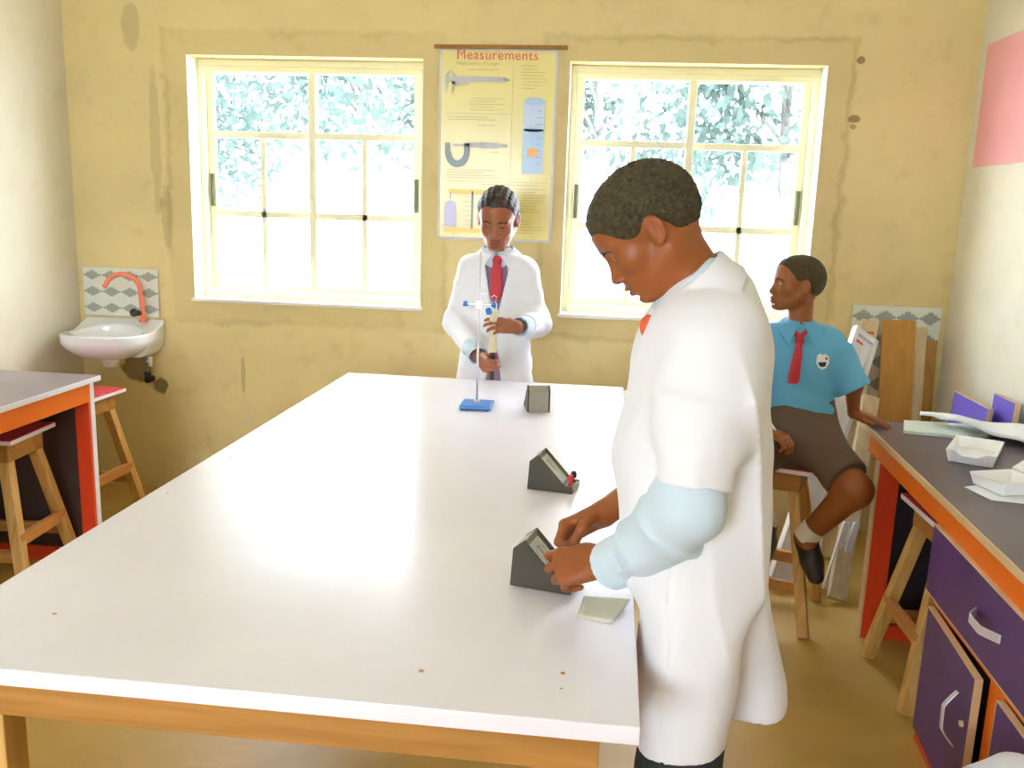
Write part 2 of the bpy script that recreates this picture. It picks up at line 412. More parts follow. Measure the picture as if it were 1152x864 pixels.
def polygonise(f, lo, hi, h, slack=1.7):
    lo = np.array(lo, float); n = np.ceil((np.array(hi) - lo) / h).astype(int) + 1
    B = 8; nb = (n + B - 1) // B; n = nb * B
    D = np.empty(tuple(n), np.float32)
    idx = np.stack(np.meshgrid(*[np.arange(k) for k in nb], indexing='ij'), -1).reshape(-1, 3)
    cen = lo + (idx * B + (B - 1) / 2) * h
    dc = np.concatenate([f(cen[i:i + 60000]) for i in range(0, len(cen), 60000)])
    D5 = D.reshape(nb[0], B, nb[1], B, nb[2], B)
    sign = np.where(dc < 0, -1., 1.).reshape(tuple(nb))
    D5[:] = sign[:, None, :, None, :, None]
    act = idx[np.abs(dc) < h * B * .87 * slack + .004]
    loc = np.stack(np.meshgrid(*[np.arange(B)] * 3, indexing='ij'), -1).reshape(-1, 3)
    step = 400
    for i in range(0, len(act), step):
        a = act[i:i + step]
        pts = lo + ((a[:, None, :] * B + loc[None]) * h).reshape(-1, 3)
        v = f(pts).reshape(len(a), B, B, B).astype(np.float32)
        D5[a[:, 0], :, a[:, 1], :, a[:, 2], :] = v
    S = D < 0
    cell = np.zeros(tuple(n - 1), bool)
    for ax in range(3):
        A = np.diff(S, axis=ax)
        o = [k for k in range(3) if k != ax]
        for da in (0, 1):
            for db in (0, 1):
                sl = [slice(None)] * 3; sl[o[0]] = slice(da, da + n[o[0]] - 1); sl[o[1]] = slice(db, db + n[o[1]] - 1)
                cell |= A[tuple(sl)]
    ci = np.argwhere(cell); ID = np.full(tuple(n - 1), -1, np.int32); ID[cell] = np.arange(len(ci))
    acc = np.zeros((len(ci), 3)); cnt = np.zeros(len(ci))
    cor = np.array([(i, j, k) for i in (0, 1) for j in (0, 1) for k in (0, 1)])
    vals = {tuple(c): D[ci[:, 0] + c[0], ci[:, 1] + c[1], ci[:, 2] + c[2]] for c in cor}
    for c in cor:
        for ax in range(3):
            if c[ax] == 0:
                e = c.copy(); e[ax] = 1; va, vb = vals[tuple(c)], vals[tuple(e)]
                m = (va < 0) != (vb < 0); t = va[m] / (va[m] - vb[m])
                p = np.repeat(c[None].astype(float), m.sum(), 0); p[:, ax] += t
                acc[m] += p; cnt[m] += 1
    verts = lo + (ci + acc / cnt[:, None]) * h
    quads = []
    for ax in range(3):
        A = np.diff(S.astype(np.int8), axis=ax); o = [(ax + 1) % 3, (ax + 2) % 3]
        E = np.argwhere(A != 0); ok = (E[:, o[0]] > 0) & (E[:, o[1]] > 0) & (E[:, o[0]] < n[o[0]] - 1) & (E[:, o[1]] < n[o[1]] - 1)
        E = E[ok]; s = A[E[:, 0], E[:, 1], E[:, 2]]
        def cid(d0, d1):
            X = E.copy(); X[:, o[0]] += d0; X[:, o[1]] += d1; return ID[X[:, 0], X[:, 1], X[:, 2]]
        Q = np.stack([cid(-1, -1), cid(0, -1), cid(0, 0), cid(-1, 0)], -1)
        Q[s < 0] = Q[s < 0][:, ::-1]; quads.append(Q)
    return verts, np.concatenate(quads)

def sdf_mesh(name, f, lo, hi, h, mats, parent=None, loc=(0, 0, 0), matfn=None, relax=1, slack=1.7):
    v, q = polygonise(f, lo, hi, h, slack)
    for _ in range(relax):                                   # one Laplacian step removes the grid look
        acc = np.zeros_like(v); cnt = np.zeros(len(v))
        for a, b in ((0, 1), (1, 2), (2, 3), (3, 0)):
            for i, j in ((a, b), (b, a)):
                for k in range(3): acc[:, k] += np.bincount(q[:, i], v[q[:, j], k], len(v))
                cnt += np.bincount(q[:, i], minlength=len(v))
        v = v * .5 + .5 * acc / np.maximum(cnt, 1)[:, None]
    me = bpy.data.meshes.new(name)
    me.vertices.add(len(v)); me.vertices.foreach_set('co', (v - np.array(loc)).astype(np.float32).ravel())
    me.loops.add(len(q) * 4); me.loops.foreach_set('vertex_index', q.astype(np.int32).ravel())
    me.polygons.add(len(q)); me.polygons.foreach_set('loop_start', np.arange(0, len(q) * 4, 4, dtype=np.int32))
    me.polygons.foreach_set('use_smooth', np.ones(len(q), bool))
    for m in (mats if isinstance(mats, (list, tuple)) else [mats]): me.materials.append(m)
    if matfn is not None: me.polygons.foreach_set('material_index', matfn(v[q].mean(1)).astype(np.int32))
    me.update(); me.validate()
    o = bpy.data.objects.new(name, me); C.objects.link(o)
    if parent is not None: o.parent = parent
    else: o.location = loc
    return o

def frame_from(fwd, up):
    f = np.asarray(fwd, float); f /= np.linalg.norm(f); u = np.asarray(up, float); u = u - f * (u @ f); u /= np.linalg.norm(u)
    return np.stack([f, np.cross(u, f), u], 1)                # columns: X forward, Y left, Z up
class Fr:
    def __init__(s, o, R, sc=1.): s.o = np.asarray(o, float); s.R = R; s.s = sc
    def inv(s, p): return ((p - s.o) @ s.R) / s.s
    def fwd(s, q): return s.o + (np.asarray(q, float) * s.s) @ s.R.T

def head_sdf(p, lid=.5, ear=1.):
    """head in its own frame: X face, Y left, Z up; 0.222 high, eyes at z=0"""
    ay = np.abs(p[:, 1]); s = p.copy(); s[:, 1] = ay          # mirrored
    d = ell(p, (-.016, 0, .036), (.094, .072, .080))
    d = smin(d, ell(p, (.030, 0, .034), (.056, .060, .058)), .03)
    d = smin(d, ell(p, (-.050, 0, .012), (.055, .062, .062)), .03)
    d = smin(d, ell(p, (.030, 0, -.032), (.054, .054, .066)), .03)
    d = smin(d, cone(s, (-.012, .050, -.044), (.058, .020, -.088), .021, .016), .03)
    d = smin(d, ell(p, (.070, 0, -.089), (.019, .021, .0165)), .018)
    d = smin(d, ell(s, (.050, .038, -.020), (.025, .021, .021)), .02)
    d = smin(d, ell(p, (.068, 0, -.062), (.025, .030, .026)), .02)
    d = smin(d, cone(s, (.078, .006, .019), (.066, .042, .020), .010, .009), .014)     # brow ridge
    d = smax(d, -ell(s, (.088, .031, .002), (.013, .015, .010)), .012)                  # socket
    d = smin(d, ell(s, (.0665, .031, .001), (.0145, .0155, .0135)), .003)               # eyelids over the ball
    d = smin(d, cone(p, (.080, 0, .006), (.095, 0, -.029), .0075, .0095), .012)         # nose bridge
    d = smin(d, ell(p, (.0965, 0, -.0335), (.0115, .0118, .0095)), .008)
    d = smin(d, ell(s, (.0905, .0135, -.0375), (.0105, .0085, .0075)), .006)            # nostril wings
    d = smax(d, -ell(s, (.0915, .0075, -.0445), (.005, .0035, .004)), .003)
    d = smin(d, ell(p, (.0885, 0, -.0575), (.0115, .0235, .0065)), .004)                # upper lip
    d = smin(d, ell(p, (.0865, 0, -.0705), (.0115, .0205, .0075)), .004)                # lower lip
    d = smax(d, -ell(p, (.0985, 0, -.0640), (.010, .024, .0013)), .003)                 # mouth line
    d = smax(d, -ell(p, (.087, 0, -.0815), (.005, .018, .004)), .006)
    if ear:
        e = s - np.array((-.010, .0765, -.004)); ang = .22
        ex = e[:, 0] * math.cos(ang) + e[:, 2] * math.sin(ang); ez = -e[:, 0] * math.sin(ang) + e[:, 2] * math.cos(ang)
        ey = e[:, 1] + ex * .50
        E = np.stack([ex, ey, ez], 1)
        E = E / .86; de = ell(E, (0, 0, 0), (.0185, .0085, .031))
        de = smax(de, -ell(E, (.001, .0078, .004), (.0115, .0068, .021)), .003)
        de = smin(de, cone(E, (.004, .002, -.016), (-.003, .003, .012), .0035, .003), .004)
        de = smin(de, ell(E, (.004, .001, -.024), (.009, .006, .009)), .004) * .86
        d = smin(d, de, .006)
    return d
def hair_line(q):
    """lowest z that carries hair, in head coordinates"""
    return np.interp(q[:, 0], [-.10, -.080, -.055, -.042, -.032, -.022, -.010, .004, .014, .024, .036, .048, .058, .066, .074, .085, .10], [-.054, -.053, -.048, -.034, -.008, .012, .018, .016, .008, .006, .012, .022, .036, .048, .055, .059, .060])

def head_mats(fr, blink=False):
    def fn(c):
        q = fr.inv(c); s = q.copy(); s[:, 1] = np.abs(s[:, 1]); m = np.zeros(len(c), int)
        lip = ((ell(q, (.0885, 0, -.0575), (.0122, .0235, .0070)) < .0006) | (ell(q, (.0865, 0, -.0705), (.0122, .0205, .0078)) < .0006)) & (q[:, 0] > .080)
        m[lip] = 1
        eye = (s[:, 0] > .070) & (np.abs(s[:, 1] - .031) < .0115)
        ez = s[:, 2] - .0005; ey = (s[:, 1] - .031) / .0125
        op = .0045 * (1 - ey ** 2)
        if not blink:
            m[eye & (ez < op * .9) & (ez > -op)] = 2
            m[eye & (np.hypot(s[:, 1] - .031, ez) < .0050) & (ez < op * .9) & (ez > -op)] = 3
        else:
            m[eye & (np.abs(ez + .0045 * (1 - ey ** 2)) < .0014)] = 3
        brow = (s[:, 0] > .05) & (np.abs(s[:, 2] - (.0195 - .006 * ((s[:, 1] - .028) / .02) ** 2)) < .0032) & (s[:, 1] > .012) & (s[:, 1] < .048)
        m[brow] = 4
        return m
    return fn

MCP = {'i': (.083, .027), 'm': (.088, .008), 'r': (.084, -.012), 'l': (.075, -.030)}
PH = {'i': (.041, .024, .018), 'm': (.045, .027, .019), 'r': (.041, .025, .019), 'l': (.032, .019, .016)}
def hand_pieces(side, flex, thumb, spread=.06):
    """list of cones in hand coordinates (X to the fingertips, Z back of the hand); side=+1: thumb at +Y"""
    P = []
    Y = lambda p: (p[0], p[1] * side, p[2])
    for i, (kk, (mx, my)) in enumerate(MCP.items()):
        P.append((Y((.0, my * .55, .0)), Y((mx, my, .002)), .0155, .0115, .013))
        a = 0.; pos = np.array([mx, my, .002]); sp = spread * (1.5 - i)
        for j, L in enumerate(PH[kk]):
            a += flex[kk][j]
            d = np.array([math.cos(a) * math.cos(sp), math.cos(a) * math.sin(sp), -math.sin(a)])
            nx = pos + d * L; r0 = (.0098, .0090, .0082)[j] * (.88 if kk == 'l' else 1); r1 = (.0090, .0082, .0068)[j] * (.88 if kk == 'l' else 1)
            P.append((Y(pos), Y(nx), r0, r1, .004 if j else .006)); pos = nx
    P.append((Y((.010, .016, -.006)), Y((.040, .030, -.010)), .0165, .0145, .016))
    for j in range(len(thumb) - 1):
        P.append((Y(thumb[j]), Y(thumb[j + 1]), (.0130, .0105, .0098)[j], (.0108, .0100, .0078)[j], .008))
    return P
def add_hand(S, fr, side, flex, thumb, spread=.06):
    P = hand_pieces(side, flex, thumb, spread)
    def fn(p):
        q = fr.inv(p); d = np.full(len(q), 9.)
        for a, b, ra, rb, k in P: d = smin(d, cone(q, a, b, ra, rb), k)
        return d * fr.s
    S.add(fn, fr.fwd((.06, 0, -.01)), .13 * fr.s, .012)
FL = lambda a, b, c: {k: (a, b, c) for k in 'imrl'}

def band(p, fr, rx, ry, z0, z1, flare, t, gap=0., tip=0., fxr=1.):
    """a standing collar: an oval strip in frame fr, radius growing by flare towards z0, open by gap at +X"""
    q = fr.inv(p); zt = np.clip((q[:, 2] - z0) / (z1 - z0), 0, 1)
    ang = np.arctan2(q[:, 1] / ry, q[:, 0] / rx)
    zz0 = z0 - tip * np.maximum(0, np.cos(ang) - .55) / .45
    f = 1 + flare * (1 - zt); f2 = 1 + flare * fxr * (1 - zt)
    e = np.sqrt((q[:, 0] / (rx * f2)) ** 2 + (q[:, 1] / (ry * f)) ** 2)
    d = np.maximum(np.abs((e - 1) * min(rx, ry)) - t, np.maximum(q[:, 2] - z1, zz0 - q[:, 2]))
    if gap: d = np.maximum(d, np.where(q[:, 0] > 0, gap * (.4 + 1. * (1 - zt)) - np.abs(q[:, 1]), -1))
    return d * fr.s

# ------------------------------------------------------------------ the room
YB = 4.288; XL = -2.633; XR = 1.611; ZC = 2.95; YF = -2.6; T = .2
def wall_with_holes():
    mb = MB(); xs = [XL - T, -2.022, -.868, -.186, .968, XR + T]
    z0, z1 = .999, 2.166
    for i in range(5):
        if i in (1, 3):
            mb.box(xs[i], xs[i + 1], YB, YB + T, 0, z0); mb.box(xs[i], xs[i + 1], YB, YB + T, z1, ZC)
        else: mb.box(xs[i], xs[i + 1], YB, YB + T, 0, ZC)
    bm = bmesh.new()
    o = mb.build('wall_back', M['wall_back'])
    bm.from_mesh(o.data); bmesh.ops.remove_doubles(bm, verts=bm.verts, dist=1e-4); bm.to_mesh(o.data); bm.free()
    return tag(o, kind='structure')
wall_with_holes()
tag(MB().box(XL - T, XL, YF, YB, 0, ZC).build('wall_left', M['wall_side']), kind='structure')
tag(MB().box(XR, XR + T, YF, YB, 0, ZC).build('wall_right', M['wall_side']), kind='structure')
tag(MB().box(XL - T, XR + T, YF, YB + T, -.12, 0).build('floor', M['floor']), kind='structure')
tag(MB().box(XL - T, XR + T, YF, YB + T, ZC, ZC + .12).build('ceiling', M['ceiling']), kind='structure')
# unseen wall behind the camera; its opening is added and sized for daylight fill
tag(MB().box(XL - T, -2.3, YF - T, YF, 0, ZC).box(-.75, XR + T, YF - T, YF, 0, ZC).box(-2.3, -.75, YF - T, YF, 2.3, ZC).box(-2.3, -.75, YF - T, YF, 0, 1.0)
    .build('wall_front', M['wall_side']), kind='structure')
tag(MB().box(-16, 16, -14, YF - T, -.32, -.2).box(-16, 16, YB + T, 26, -.32, -.2).build('ground', M['earth']), kind='structure')

def window(name, x0, x1, flip):
    """sliding two-sash window, frame set back in the reveal; handles on the outer stiles"""
    z0, z1 = .999, 2.166; y = YB + .115
    root = tag(empty(name, (x0, y, z0)), kind='structure'); W = x1 - x0; H = z1 - z0
    f = MB(); e = .032
    f.box(0, W, 0, .06, 0, .03).box(0, W, 0, .06, H - e, H).box(0, e, 0, .06, .03, H - e).box(W - e, W, 0, .06, .03, H - e)
    f.box(e, W - e, -.012, 0, 0, .045).box(e, W - e, -.004, .004, H - .06, H - e)
    f.build('window_frame', M['frame'], root, bevel=.003)
    MB().box(0, .004, -.115, 0, 0, H).build('reveal', M['reveal'], root); MB().box(W - .004, W, -.115, 0, 0, H).build('reveal', M['reveal'], root)
    MB().box(-.012, W + .012, -.128, 0, -.012, .004).build('sill', M['reveal'], root, bevel=.002)
    half = W / 2
    for k in (0, 1):
        xa, xb = (e, half + .018) if k == 0 else (half - .018, W - e)
        ya = .006 if (k == 1) == flip else .032; yb = ya + .022
        za, zb = .032, H - .034; st = .036
        s = MB().box(xa, xa + st, ya, yb, za, zb).box(xb - st, xb, ya, yb, za, zb).box(xa + st, xb - st, ya, yb, za, za + .034).box(xa + st, xb - st, ya, yb, zb - .030, zb)
        zr = [.418, .806]; mid = (xa + xb) / 2
        for z in zr + []: s.box(xa + st, xb - st, ya + .003, yb - .003, z + .022 - .03, z + .054 - .03)
        s.box(mid - .013, mid + .013, ya + .003, yb - .003, za + .034, zr[1] - .008)
        sash = s.build('sash', M['frame'], root, bevel=.002)
        MB().box(xa + st - .004, xb - st + .004, ya + .009, ya + .013, za + .03, zb - .026).build('window_pane', M['pane'], sash)
        xh = xa + st / 2 if k == 0 else xb - st / 2
        hb = MB().box(xh - .009, xh + .009, ya - .010, ya, .46, .62); hb.box(xh - .005, xh + .005, ya - .016, ya - .010, .50, .58)
        hb.build('lock', M['lock'], sash, bevel=.002)
    return root
window('window_1', -2.022, -.868, True); window('window_2', -.186, .968, False)

# ------------------------------------------------------------------ poster between the windows
def poster():
    root = tag(empty('wall_poster', (-.515, YB - .006, 1.34)), 'yellow science poster of measuring instruments hanging from a dark rod between the windows', 'poster')
    W, H = .552, .875; x0 = -W / 2
    s = MB(); n = 14                                           # slightly rippled sheet
    def sheet(mb, xa, xb, za, zb, dy):
        vs = []; fs = []
        for i in range(n + 1):
            for j in range(n + 1):
                x = xa + (xb - xa) * i / n; z = za + (zb - za) * j / n
                vs.append((x, dy - .004 * math.sin(x * 9 + .6) * (1 - z / H), z))
        for i in range(n):
            for j in range(n): fs.append((i * (n + 1) + j, (i + 1) * (n + 1) + j, (i + 1) * (n + 1) + j + 1, i * (n + 1) + j + 1))
        return mb.add(vs, fs)
    o = sheet(s, x0, x0 + W, 0, H, 0).build('border_sheet', M['poster_edge'], root, smooth=True)
    so = o.modifiers.new('thick', 'SOLIDIFY'); so.thickness = .0015
    s = MB(); sheet(s, x0 + .012, x0 + W - .014, .012, H - .012, -.003).build('printed_sheet', M['poster'], root, smooth=True)
    MB().tube([(x0 - .025, -.004, H + .004), (x0 + W + .04, -.004, H + .008)], .009).build('hanging_rod', M['dark_plank'], root, smooth=True)
    Y = -.0105
    def flat(name, polys, mat):
        if name in ('cylinder_marking', 'cylinder_water_drawing', 'balance_beam_drawing', 'balance_post_drawing'):
            for pl in polys: MB().prism([(x0 + x, z) for x, z in pl], Y, Y + .0008).build(name, M[mat], root)
            return
        mb = MB()
        for pl in polys: mb.prism([(x0 + x, z) for x, z in pl], Y, Y + .0008)
        mb.build(name, M[mat], root)
    R = lambda x, z, w, h: [(x, z), (x + w, z), (x + w, z + h), (x, z + h)]
    circ = lambda cx, cz, a, b, t0=0, t1=2 * PI, n=20: [(cx + a * math.cos(t0 + (t1 - t0) * i / n), cz + b * math.sin(t0 + (t1 - t0) * i / n)) for i in range(n + (0 if abs(t1 - t0 - 2 * PI) < 1e-6 else 1))]
    def text(name, body, x, z, size, mat, bold=0.):
        cu = bpy.data.curves.new(name, 'FONT'); cu.body = body; cu.size = size; cu.align_x = 'CENTER'; cu.extrude = .0003; cu.offset = bold
        cu.space_character = 1.08
        t = bpy.data.objects.new(name, cu); C.objects.link(t); t.parent = root; t.location = (x0 + x, Y, z); t.rotation_euler = (PI / 2, 0, 0); cu.materials.append(M[mat])
        dg = bpy.context.evaluated_depsgraph_get(); me = bpy.data.meshes.new_from_object(t.evaluated_get(dg)); me.name = name
        bpy.data.objects.remove(t); bpy.data.curves.remove(cu)
        t = bpy.data.objects.new(name, me); C.objects.link(t); t.parent = root; t.location = (x0 + x, Y, z); t.rotation_euler = (PI / 2, 0, 0)
    text('title', 'Measurements', .27, .825, .060, 'ink_red', 0.)
    text('subtitle', 'Measurement of Length', .18, .800, .019, 'ink_brown')
    lines = []
    r = random.Random(3)
    for (xa, xb, za, zb, st) in ((.13, .31, .778, .779, .02), (.14, .32, .60, .66, .0125), (.03, .32, .555, .575, .012), (.03, .31, .29, .33, .012), (.375, .49, .70, .80, .014),
                                 (.36, .50, .14, .25, .013), (.12, .17, .07, .21, .022), (.20, .5, .262, .27, .02), (.17, .30, .53, .54, .02), (.24, .30, .41, .42, .02), (.34, .5, .04, .10, .014)):
        z = za
        while z <= zb:
            xx = xa + r.random() * .02; lines.append(R(xx, z, (xb - xa) * (.6 + .4 * r.random()), .0022)); z += st
    lines += [R(.345, .28, .0016, .52), R(.03, .583, .31, .0016), R(.03, .275, .49, .0016)]
    flat('small_print', lines, 'ink_brown')
    # vernier caliper
    flat('caliper_drawing', [R(.028, .726, .29, .022), R(.30, .733, .03, .007), [(.028, .748), (.044, .748), (.052, .775), (.049, .775)], [(.028, .726), (.034, .668), (.048, .726)], [(.070, .748), (.084, .748), (.060, .775), (.057, .775)],
                             [(.062, .726), (.062, .66), (.080, .726)], R(.062, .712, .075, .014)], 'ink_grey')
    # micrometer: frame, spindle, thimble
    arc = circ(.092, .408, .058, .070, PI * 1.02, 2 * PI - .1, 16) + circ(.092, .412, .033, .042, 2 * PI - .1, PI * 1.02, 16)
    flat('micrometer_frame_drawing', [arc, R(.034, .404, .022, .046), R(.124, .404, .026, .046)], 'ink_slate')
    flat('micrometer_thimble_drawing', [R(.072, .436, .07, .008), R(.142, .430, .07, .022), [(.205, .427), (.290, .430), (.290, .452), (.205, .456)], R(.29, .434, .038, .014)], 'ink_grey')
    # measuring cylinder
    flat('cylinder_drawing', [R(.400, .318, .098, .325)], 'ink_pale_blue')
    Y -= .001
    flat('cylinder_water_drawing', [R(.402, .32, .094, .20), circ(.449, .643, .049, .018), circ(.449, .52, .047, .013)], 'ink_blue')
    flat('cylinder_marking', [R(.462, .36 + .03 * i, .026, .002) for i in range(9)], 'ink_slate')
    Y -= .001
    flat('stone_drawing', [[(.423, .395), (.470, .393), (.472, .428), (.450, .436), (.424, .430)]], 'ink_orange')
    Y += .002
    # beam balance
    flat('balance_beam_drawing', [R(.055, .215, .20, .022), R(.03, .035, .22, .020), R(.075, .025, .016, .012)], 'ink_amber')
    flat('balance_post_drawing', [R(.165, .05, .008, .18), R(.061, .19, .004, .03)], 'ink_slate')
    flat('weight_drawing', [R(.035, .068, .056, .085), circ(.063, .153, .028, .030, 0, PI, 12), R(.030, .064, .066, .005)], 'ink_lilac')
poster()

# ------------------------------------------------------------------ white lab table
def lab_table():
    W, L, Z = 1.145, 2.434, .80
    root = tag(empty('lab_table', (.117, 3.561, 0), -.012), 'long white laminate lab table on a plain wooden frame', 'table')
    MB().box(-W, 0, -L, 0, Z - .028, Z).build('tabletop', [M['white_lam']], root, bevel=.002)
    i = .055; z1 = Z - .028; z0 = z1 - .075
    MB().box(-W + i, -i, -L + i * .7, -L + i * .7 + .03, z0, z1).build('apron', M['pine_x'], root, bevel=.002)
    MB().box(-W + i, -i, -i - .03, -i, z0, z1).build('apron', M['pine_x'], root, bevel=.002)
    MB().box(-W + i, -W + i + .03, -L + i * .7 + .03, -i - .03, z0, z1).build('apron', M['pine_y'], root, bevel=.002)
    MB().box(-i - .03, -i, -L + i * .7 + .03, -i - .03, z0, z1).build('apron', M['pine_y'], root, bevel=.002)
    for x in (-W + i + .03, -i - .03 - .055):
        for y in (-L + i * .7 + .03, -i - .03 - .055):
            MB().box(x, x + .055, y, y + .055, 0, z1).build('leg', M['pine'], root, bevel=.003)
    # chipped nail holes in the laminate: small plugs sunk in the top
    for u, v, r in ((-.115, -L + .13, .0042), (-.33, -L + .10, .0045), (-.115, -L + .085, .0022), (-.98, -L + .18, .004), (-1.09, -1.30, .006), (-1.105, -1.62, .003), (-.08, -1.05, .002), (-.14, -.05, .003), (-1.1, -.86, .003), (-.10, -1.72, .003)):
        MB().lathe([(r, Z - .001), (r * .9, Z + .0004), (r * .3, Z + .0005)], (u, v, 0), 10).build('nail_hole', M['pine_y'], root)
lab_table()

# ------------------------------------------------------------------ side benches
def bench_left():
    root = tag(empty('workbench', (-1.985, 3.335, 0), -.010), 'grey topped bench with orange rim under the sink corner, red stool in its knee space', 'workbench')
    D, Lh, Z = .605, 2.9, .785                                  # local: -X to the wall, -Y towards the viewer
    MB().box(-D, 0, -Lh, 0, Z - .02, Z).build('worktop', [M['grey_top']], root, bevel=.002)
    MB().box(-.001, .004, -Lh, .002, Z - .021, Z - .001).box(-D, .004, 0, .004, Z - .021, Z - .001).build('edge_strip', M['edge_white'], root, bevel=.001)
    MB().box(-.04, -.015, -Lh, -.02, Z - .10, Z - .02).build('apron', M['orange'], root, bevel=.002)
    p = MB().box(-D + .01, -.03, -.048, -.024, 0, Z - .02).build('end_panel', M['brown_panel'], root)
    MB().box(-.075, -.016, -.062, -.048, 0, Z - .10).box(-D + .01, -.075, -.062, -.048, 0, .06).build('panel_trim', M['red_orange'], p, bevel=.002)
    MB().box(-.030, -.014, -.047, -.020, 0, Z - .02).build('panel_edge', M['edge_white'], p, bevel=.001)
    MB().box(-D + .01, -.05, -2.6, -2.56, 0, Z - .02).build('side_panel', M['brown_panel'], root)
bench_left()

def strap_handle(name, parent, p0, p1, out, mat, w=.018, sag=.03):
    """bowed flat pull handle between two points on a face with outward normal out"""
    p0, p1, out = Vector(p0), Vector(p1), Vector(out).normalized(); d = (p1 - p0).normalized(); s = d.cross(out).normalized()
    mb = MB(); n = 14; vs = []
    for i in range(n + 1):
        t = i / n; h = sag * min(1, math.sin(PI * t) * 1.25) if .06 < t < .94 else 0
        h += .001
        c = p0 + (p1 - p0) * t + out * h
        for a, b in ((-1, 0), (1, 0), (1, 1), (-1, 1)): vs.append(c + s * a * w / 2 + out * b * .004)
    fs = [(i * 4 + k, i * 4 + (k + 1) % 4, i * 4 + 4 + (k + 1) % 4, i * 4 + 4 + k) for i in range(n) for k in range(4)] + [(3, 2, 1, 0), (n * 4, n * 4 + 1, n * 4 + 2, n * 4 + 3)]
    return mb.add(vs, fs).build(name, mat, parent, bevel=.001, smooth=False)

def bench_right():
    rz = -math.asin(.042)
    root = tag(empty('lab_cabinet', (1.0, 3.175, 0), rz), 'purple and orange lab bench with plum worktop, drawer and doors along the right-hand wall', 'cabinet')
    D, Lh, Z = .585, 2.6, .760                                  # local: +X to the wall, -Y towards the viewer
    MB().box(0, D, -Lh, .19, Z - .022, Z).build('worktop', M['purple_top'], root, bevel=.002)
    MB().box(-.004, .001, -Lh, .192, Z - .023, Z - .001).build('edge_strip', M['raw_edge'], root, bevel=.001)
    MB().box(.014, .038, -Lh, .12, Z - .098, Z - .022).build('apron', M['orange'], root, bevel=.002)
    # black end panel with a red frame
    p = MB().box(.02, D - .005, -.036, -.014, 0, Z - .022).build('end_panel', M['black_panel'], root)
    MB().box(.014, .085, -.052, -.036, 0, Z - .098).box(.085, D - .01, -.052, -.036, 0, .055).build('panel_trim', M['red_orange'], p, bevel=.002)
    MB().box(.008, .0145, -.052, -.012, 0, Z - .098).build('panel_edge', M['raw_edge'], p, bevel=.001)
    # drawer and door carcass
    ys = -.665
    c = MB().box(.05, D - .01, ys - 1.95, ys - .02, .0, Z - .10).build('carcass', M['black_panel'], root)
    fr = MB(); fr.box(.020, .05, ys - 1.95, ys - .03, .0, .065); fr.box(.020, .05, ys - 1.95, ys - .03, .435, .475)
    for y, wd in ((ys - .465, .085), (ys - 1.02, .045), (ys - 1.5, .045)): fr.box(.020, .05, y - wd, y, .065, .435)
    fr.build('face_frame', M['orange'], root, bevel=.002)
    MB().box(.019, .0205, ys - .5, ys - .03, .0, .064).build('toe_strip', M['red_orange'], root)
    for k, (ya, yb) in enumerate(((ys - .86, ys - .015), (ys - 1.6, ys - .875))):
        d = MB().box(.002, .020, ya, yb, .468, Z - .10).build('drawer', M['purple'], root, bevel=.002)
        MB().box(.0015, .0195, ya, yb, Z - .10, Z - .096).box(.0015, .0195, ya + .002, yb, .464, .468).build('drawer_edge', M['raw_edge'], d, bevel=.0008)
        ym = (ya + yb) / 2 - .02
        strap_handle('handle', d, (.002, ym + .075, .57), (.002, ym - .075, .57), (-1, 0, 0), M['steel'], .022, .030)
    # first door stands slightly open, hinged at its far edge
    for k, (y0, w, ang) in enumerate(((ys - .055, .405, -.035), (ys - .555, .43, 0.), (ys - 1.07, .42, 0.))):
        t = Matrix.Translation((.020, y0, 0)) @ Matrix.Rotation(ang, 4, 'Z')
        d = MB().box(-.018, 0, -w, 0, .055, .428, t).build('door', M['purple'], root, bevel=.0015)
        e = MB().box(-.0185, .0005, -w - .003, -w, .055, .431, t).box(-.0185, .0005, -w, 0, .428, .431, t).box(-.0185, .0005, 0, .003, .055, .431, t).build('door_edge', M['raw_edge'], d, bevel=.0008)
        a = t @ Vector((-.018, -w + .09, .345)); b = t @ Vector((-.018, -w + .075, .205)); nrm = t.to_3x3() @ Vector((-1, 0, 0))
        strap_handle('handle', d, a, b, nrm, M['steel'], .018, .030)
        q = t @ Vector((-.018, -w + .035, .29))
        MB().tube([q, q + nrm * .008, q + nrm * .0085], [.008, .0075, .004], 12).build('lock', M['raw_edge'], d, smooth=True)
    return root
bench_right()

# ------------------------------------------------------------------ wooden stools
def make_stool():
    root = empty('lab_stool', (0, 0, 0)); H = .612
    s = MB().box(-.15, .15, -.15, .15, H - .018, H - .002).build('seat', M['edge_white'], root, bevel=.002)
    MB().box(-.149, .149, -.149, .149, H - .002, H).build('seat_laminate', M['seat_red'], s)
    MB().box(-.115, .115, -.115, .115, H - .095, H - .018).build('apron', M['pine_x'], root, bevel=.003)
    top = .088; bot = .185; zt = H - .09
    for sx in (-1, 1):
        for sy in (-1, 1):
            MB().bar((sx * top, sy * top, zt + .02), (sx * bot, sy * bot, 0.004), .038, .042, up=(0, 1, 0)).build('leg', M['pine'], root, bevel=.002)
    zr = .17; r = top + (bot - top) * (zt - zr) / zt
    for sy in (-1, 1): MB().bar((-r, sy * r, zr), (r, sy * r, zr), .022, .045).build('stretcher', M['pine_x'], root, bevel=.002)
    for sx in (-1, 1): MB().bar((sx * r, -r, zr + .06), (sx * r, r, zr + .06), .022, .045).build('stretcher', M['pine_y'], root, bevel=.002)
    return root
stool = make_stool()
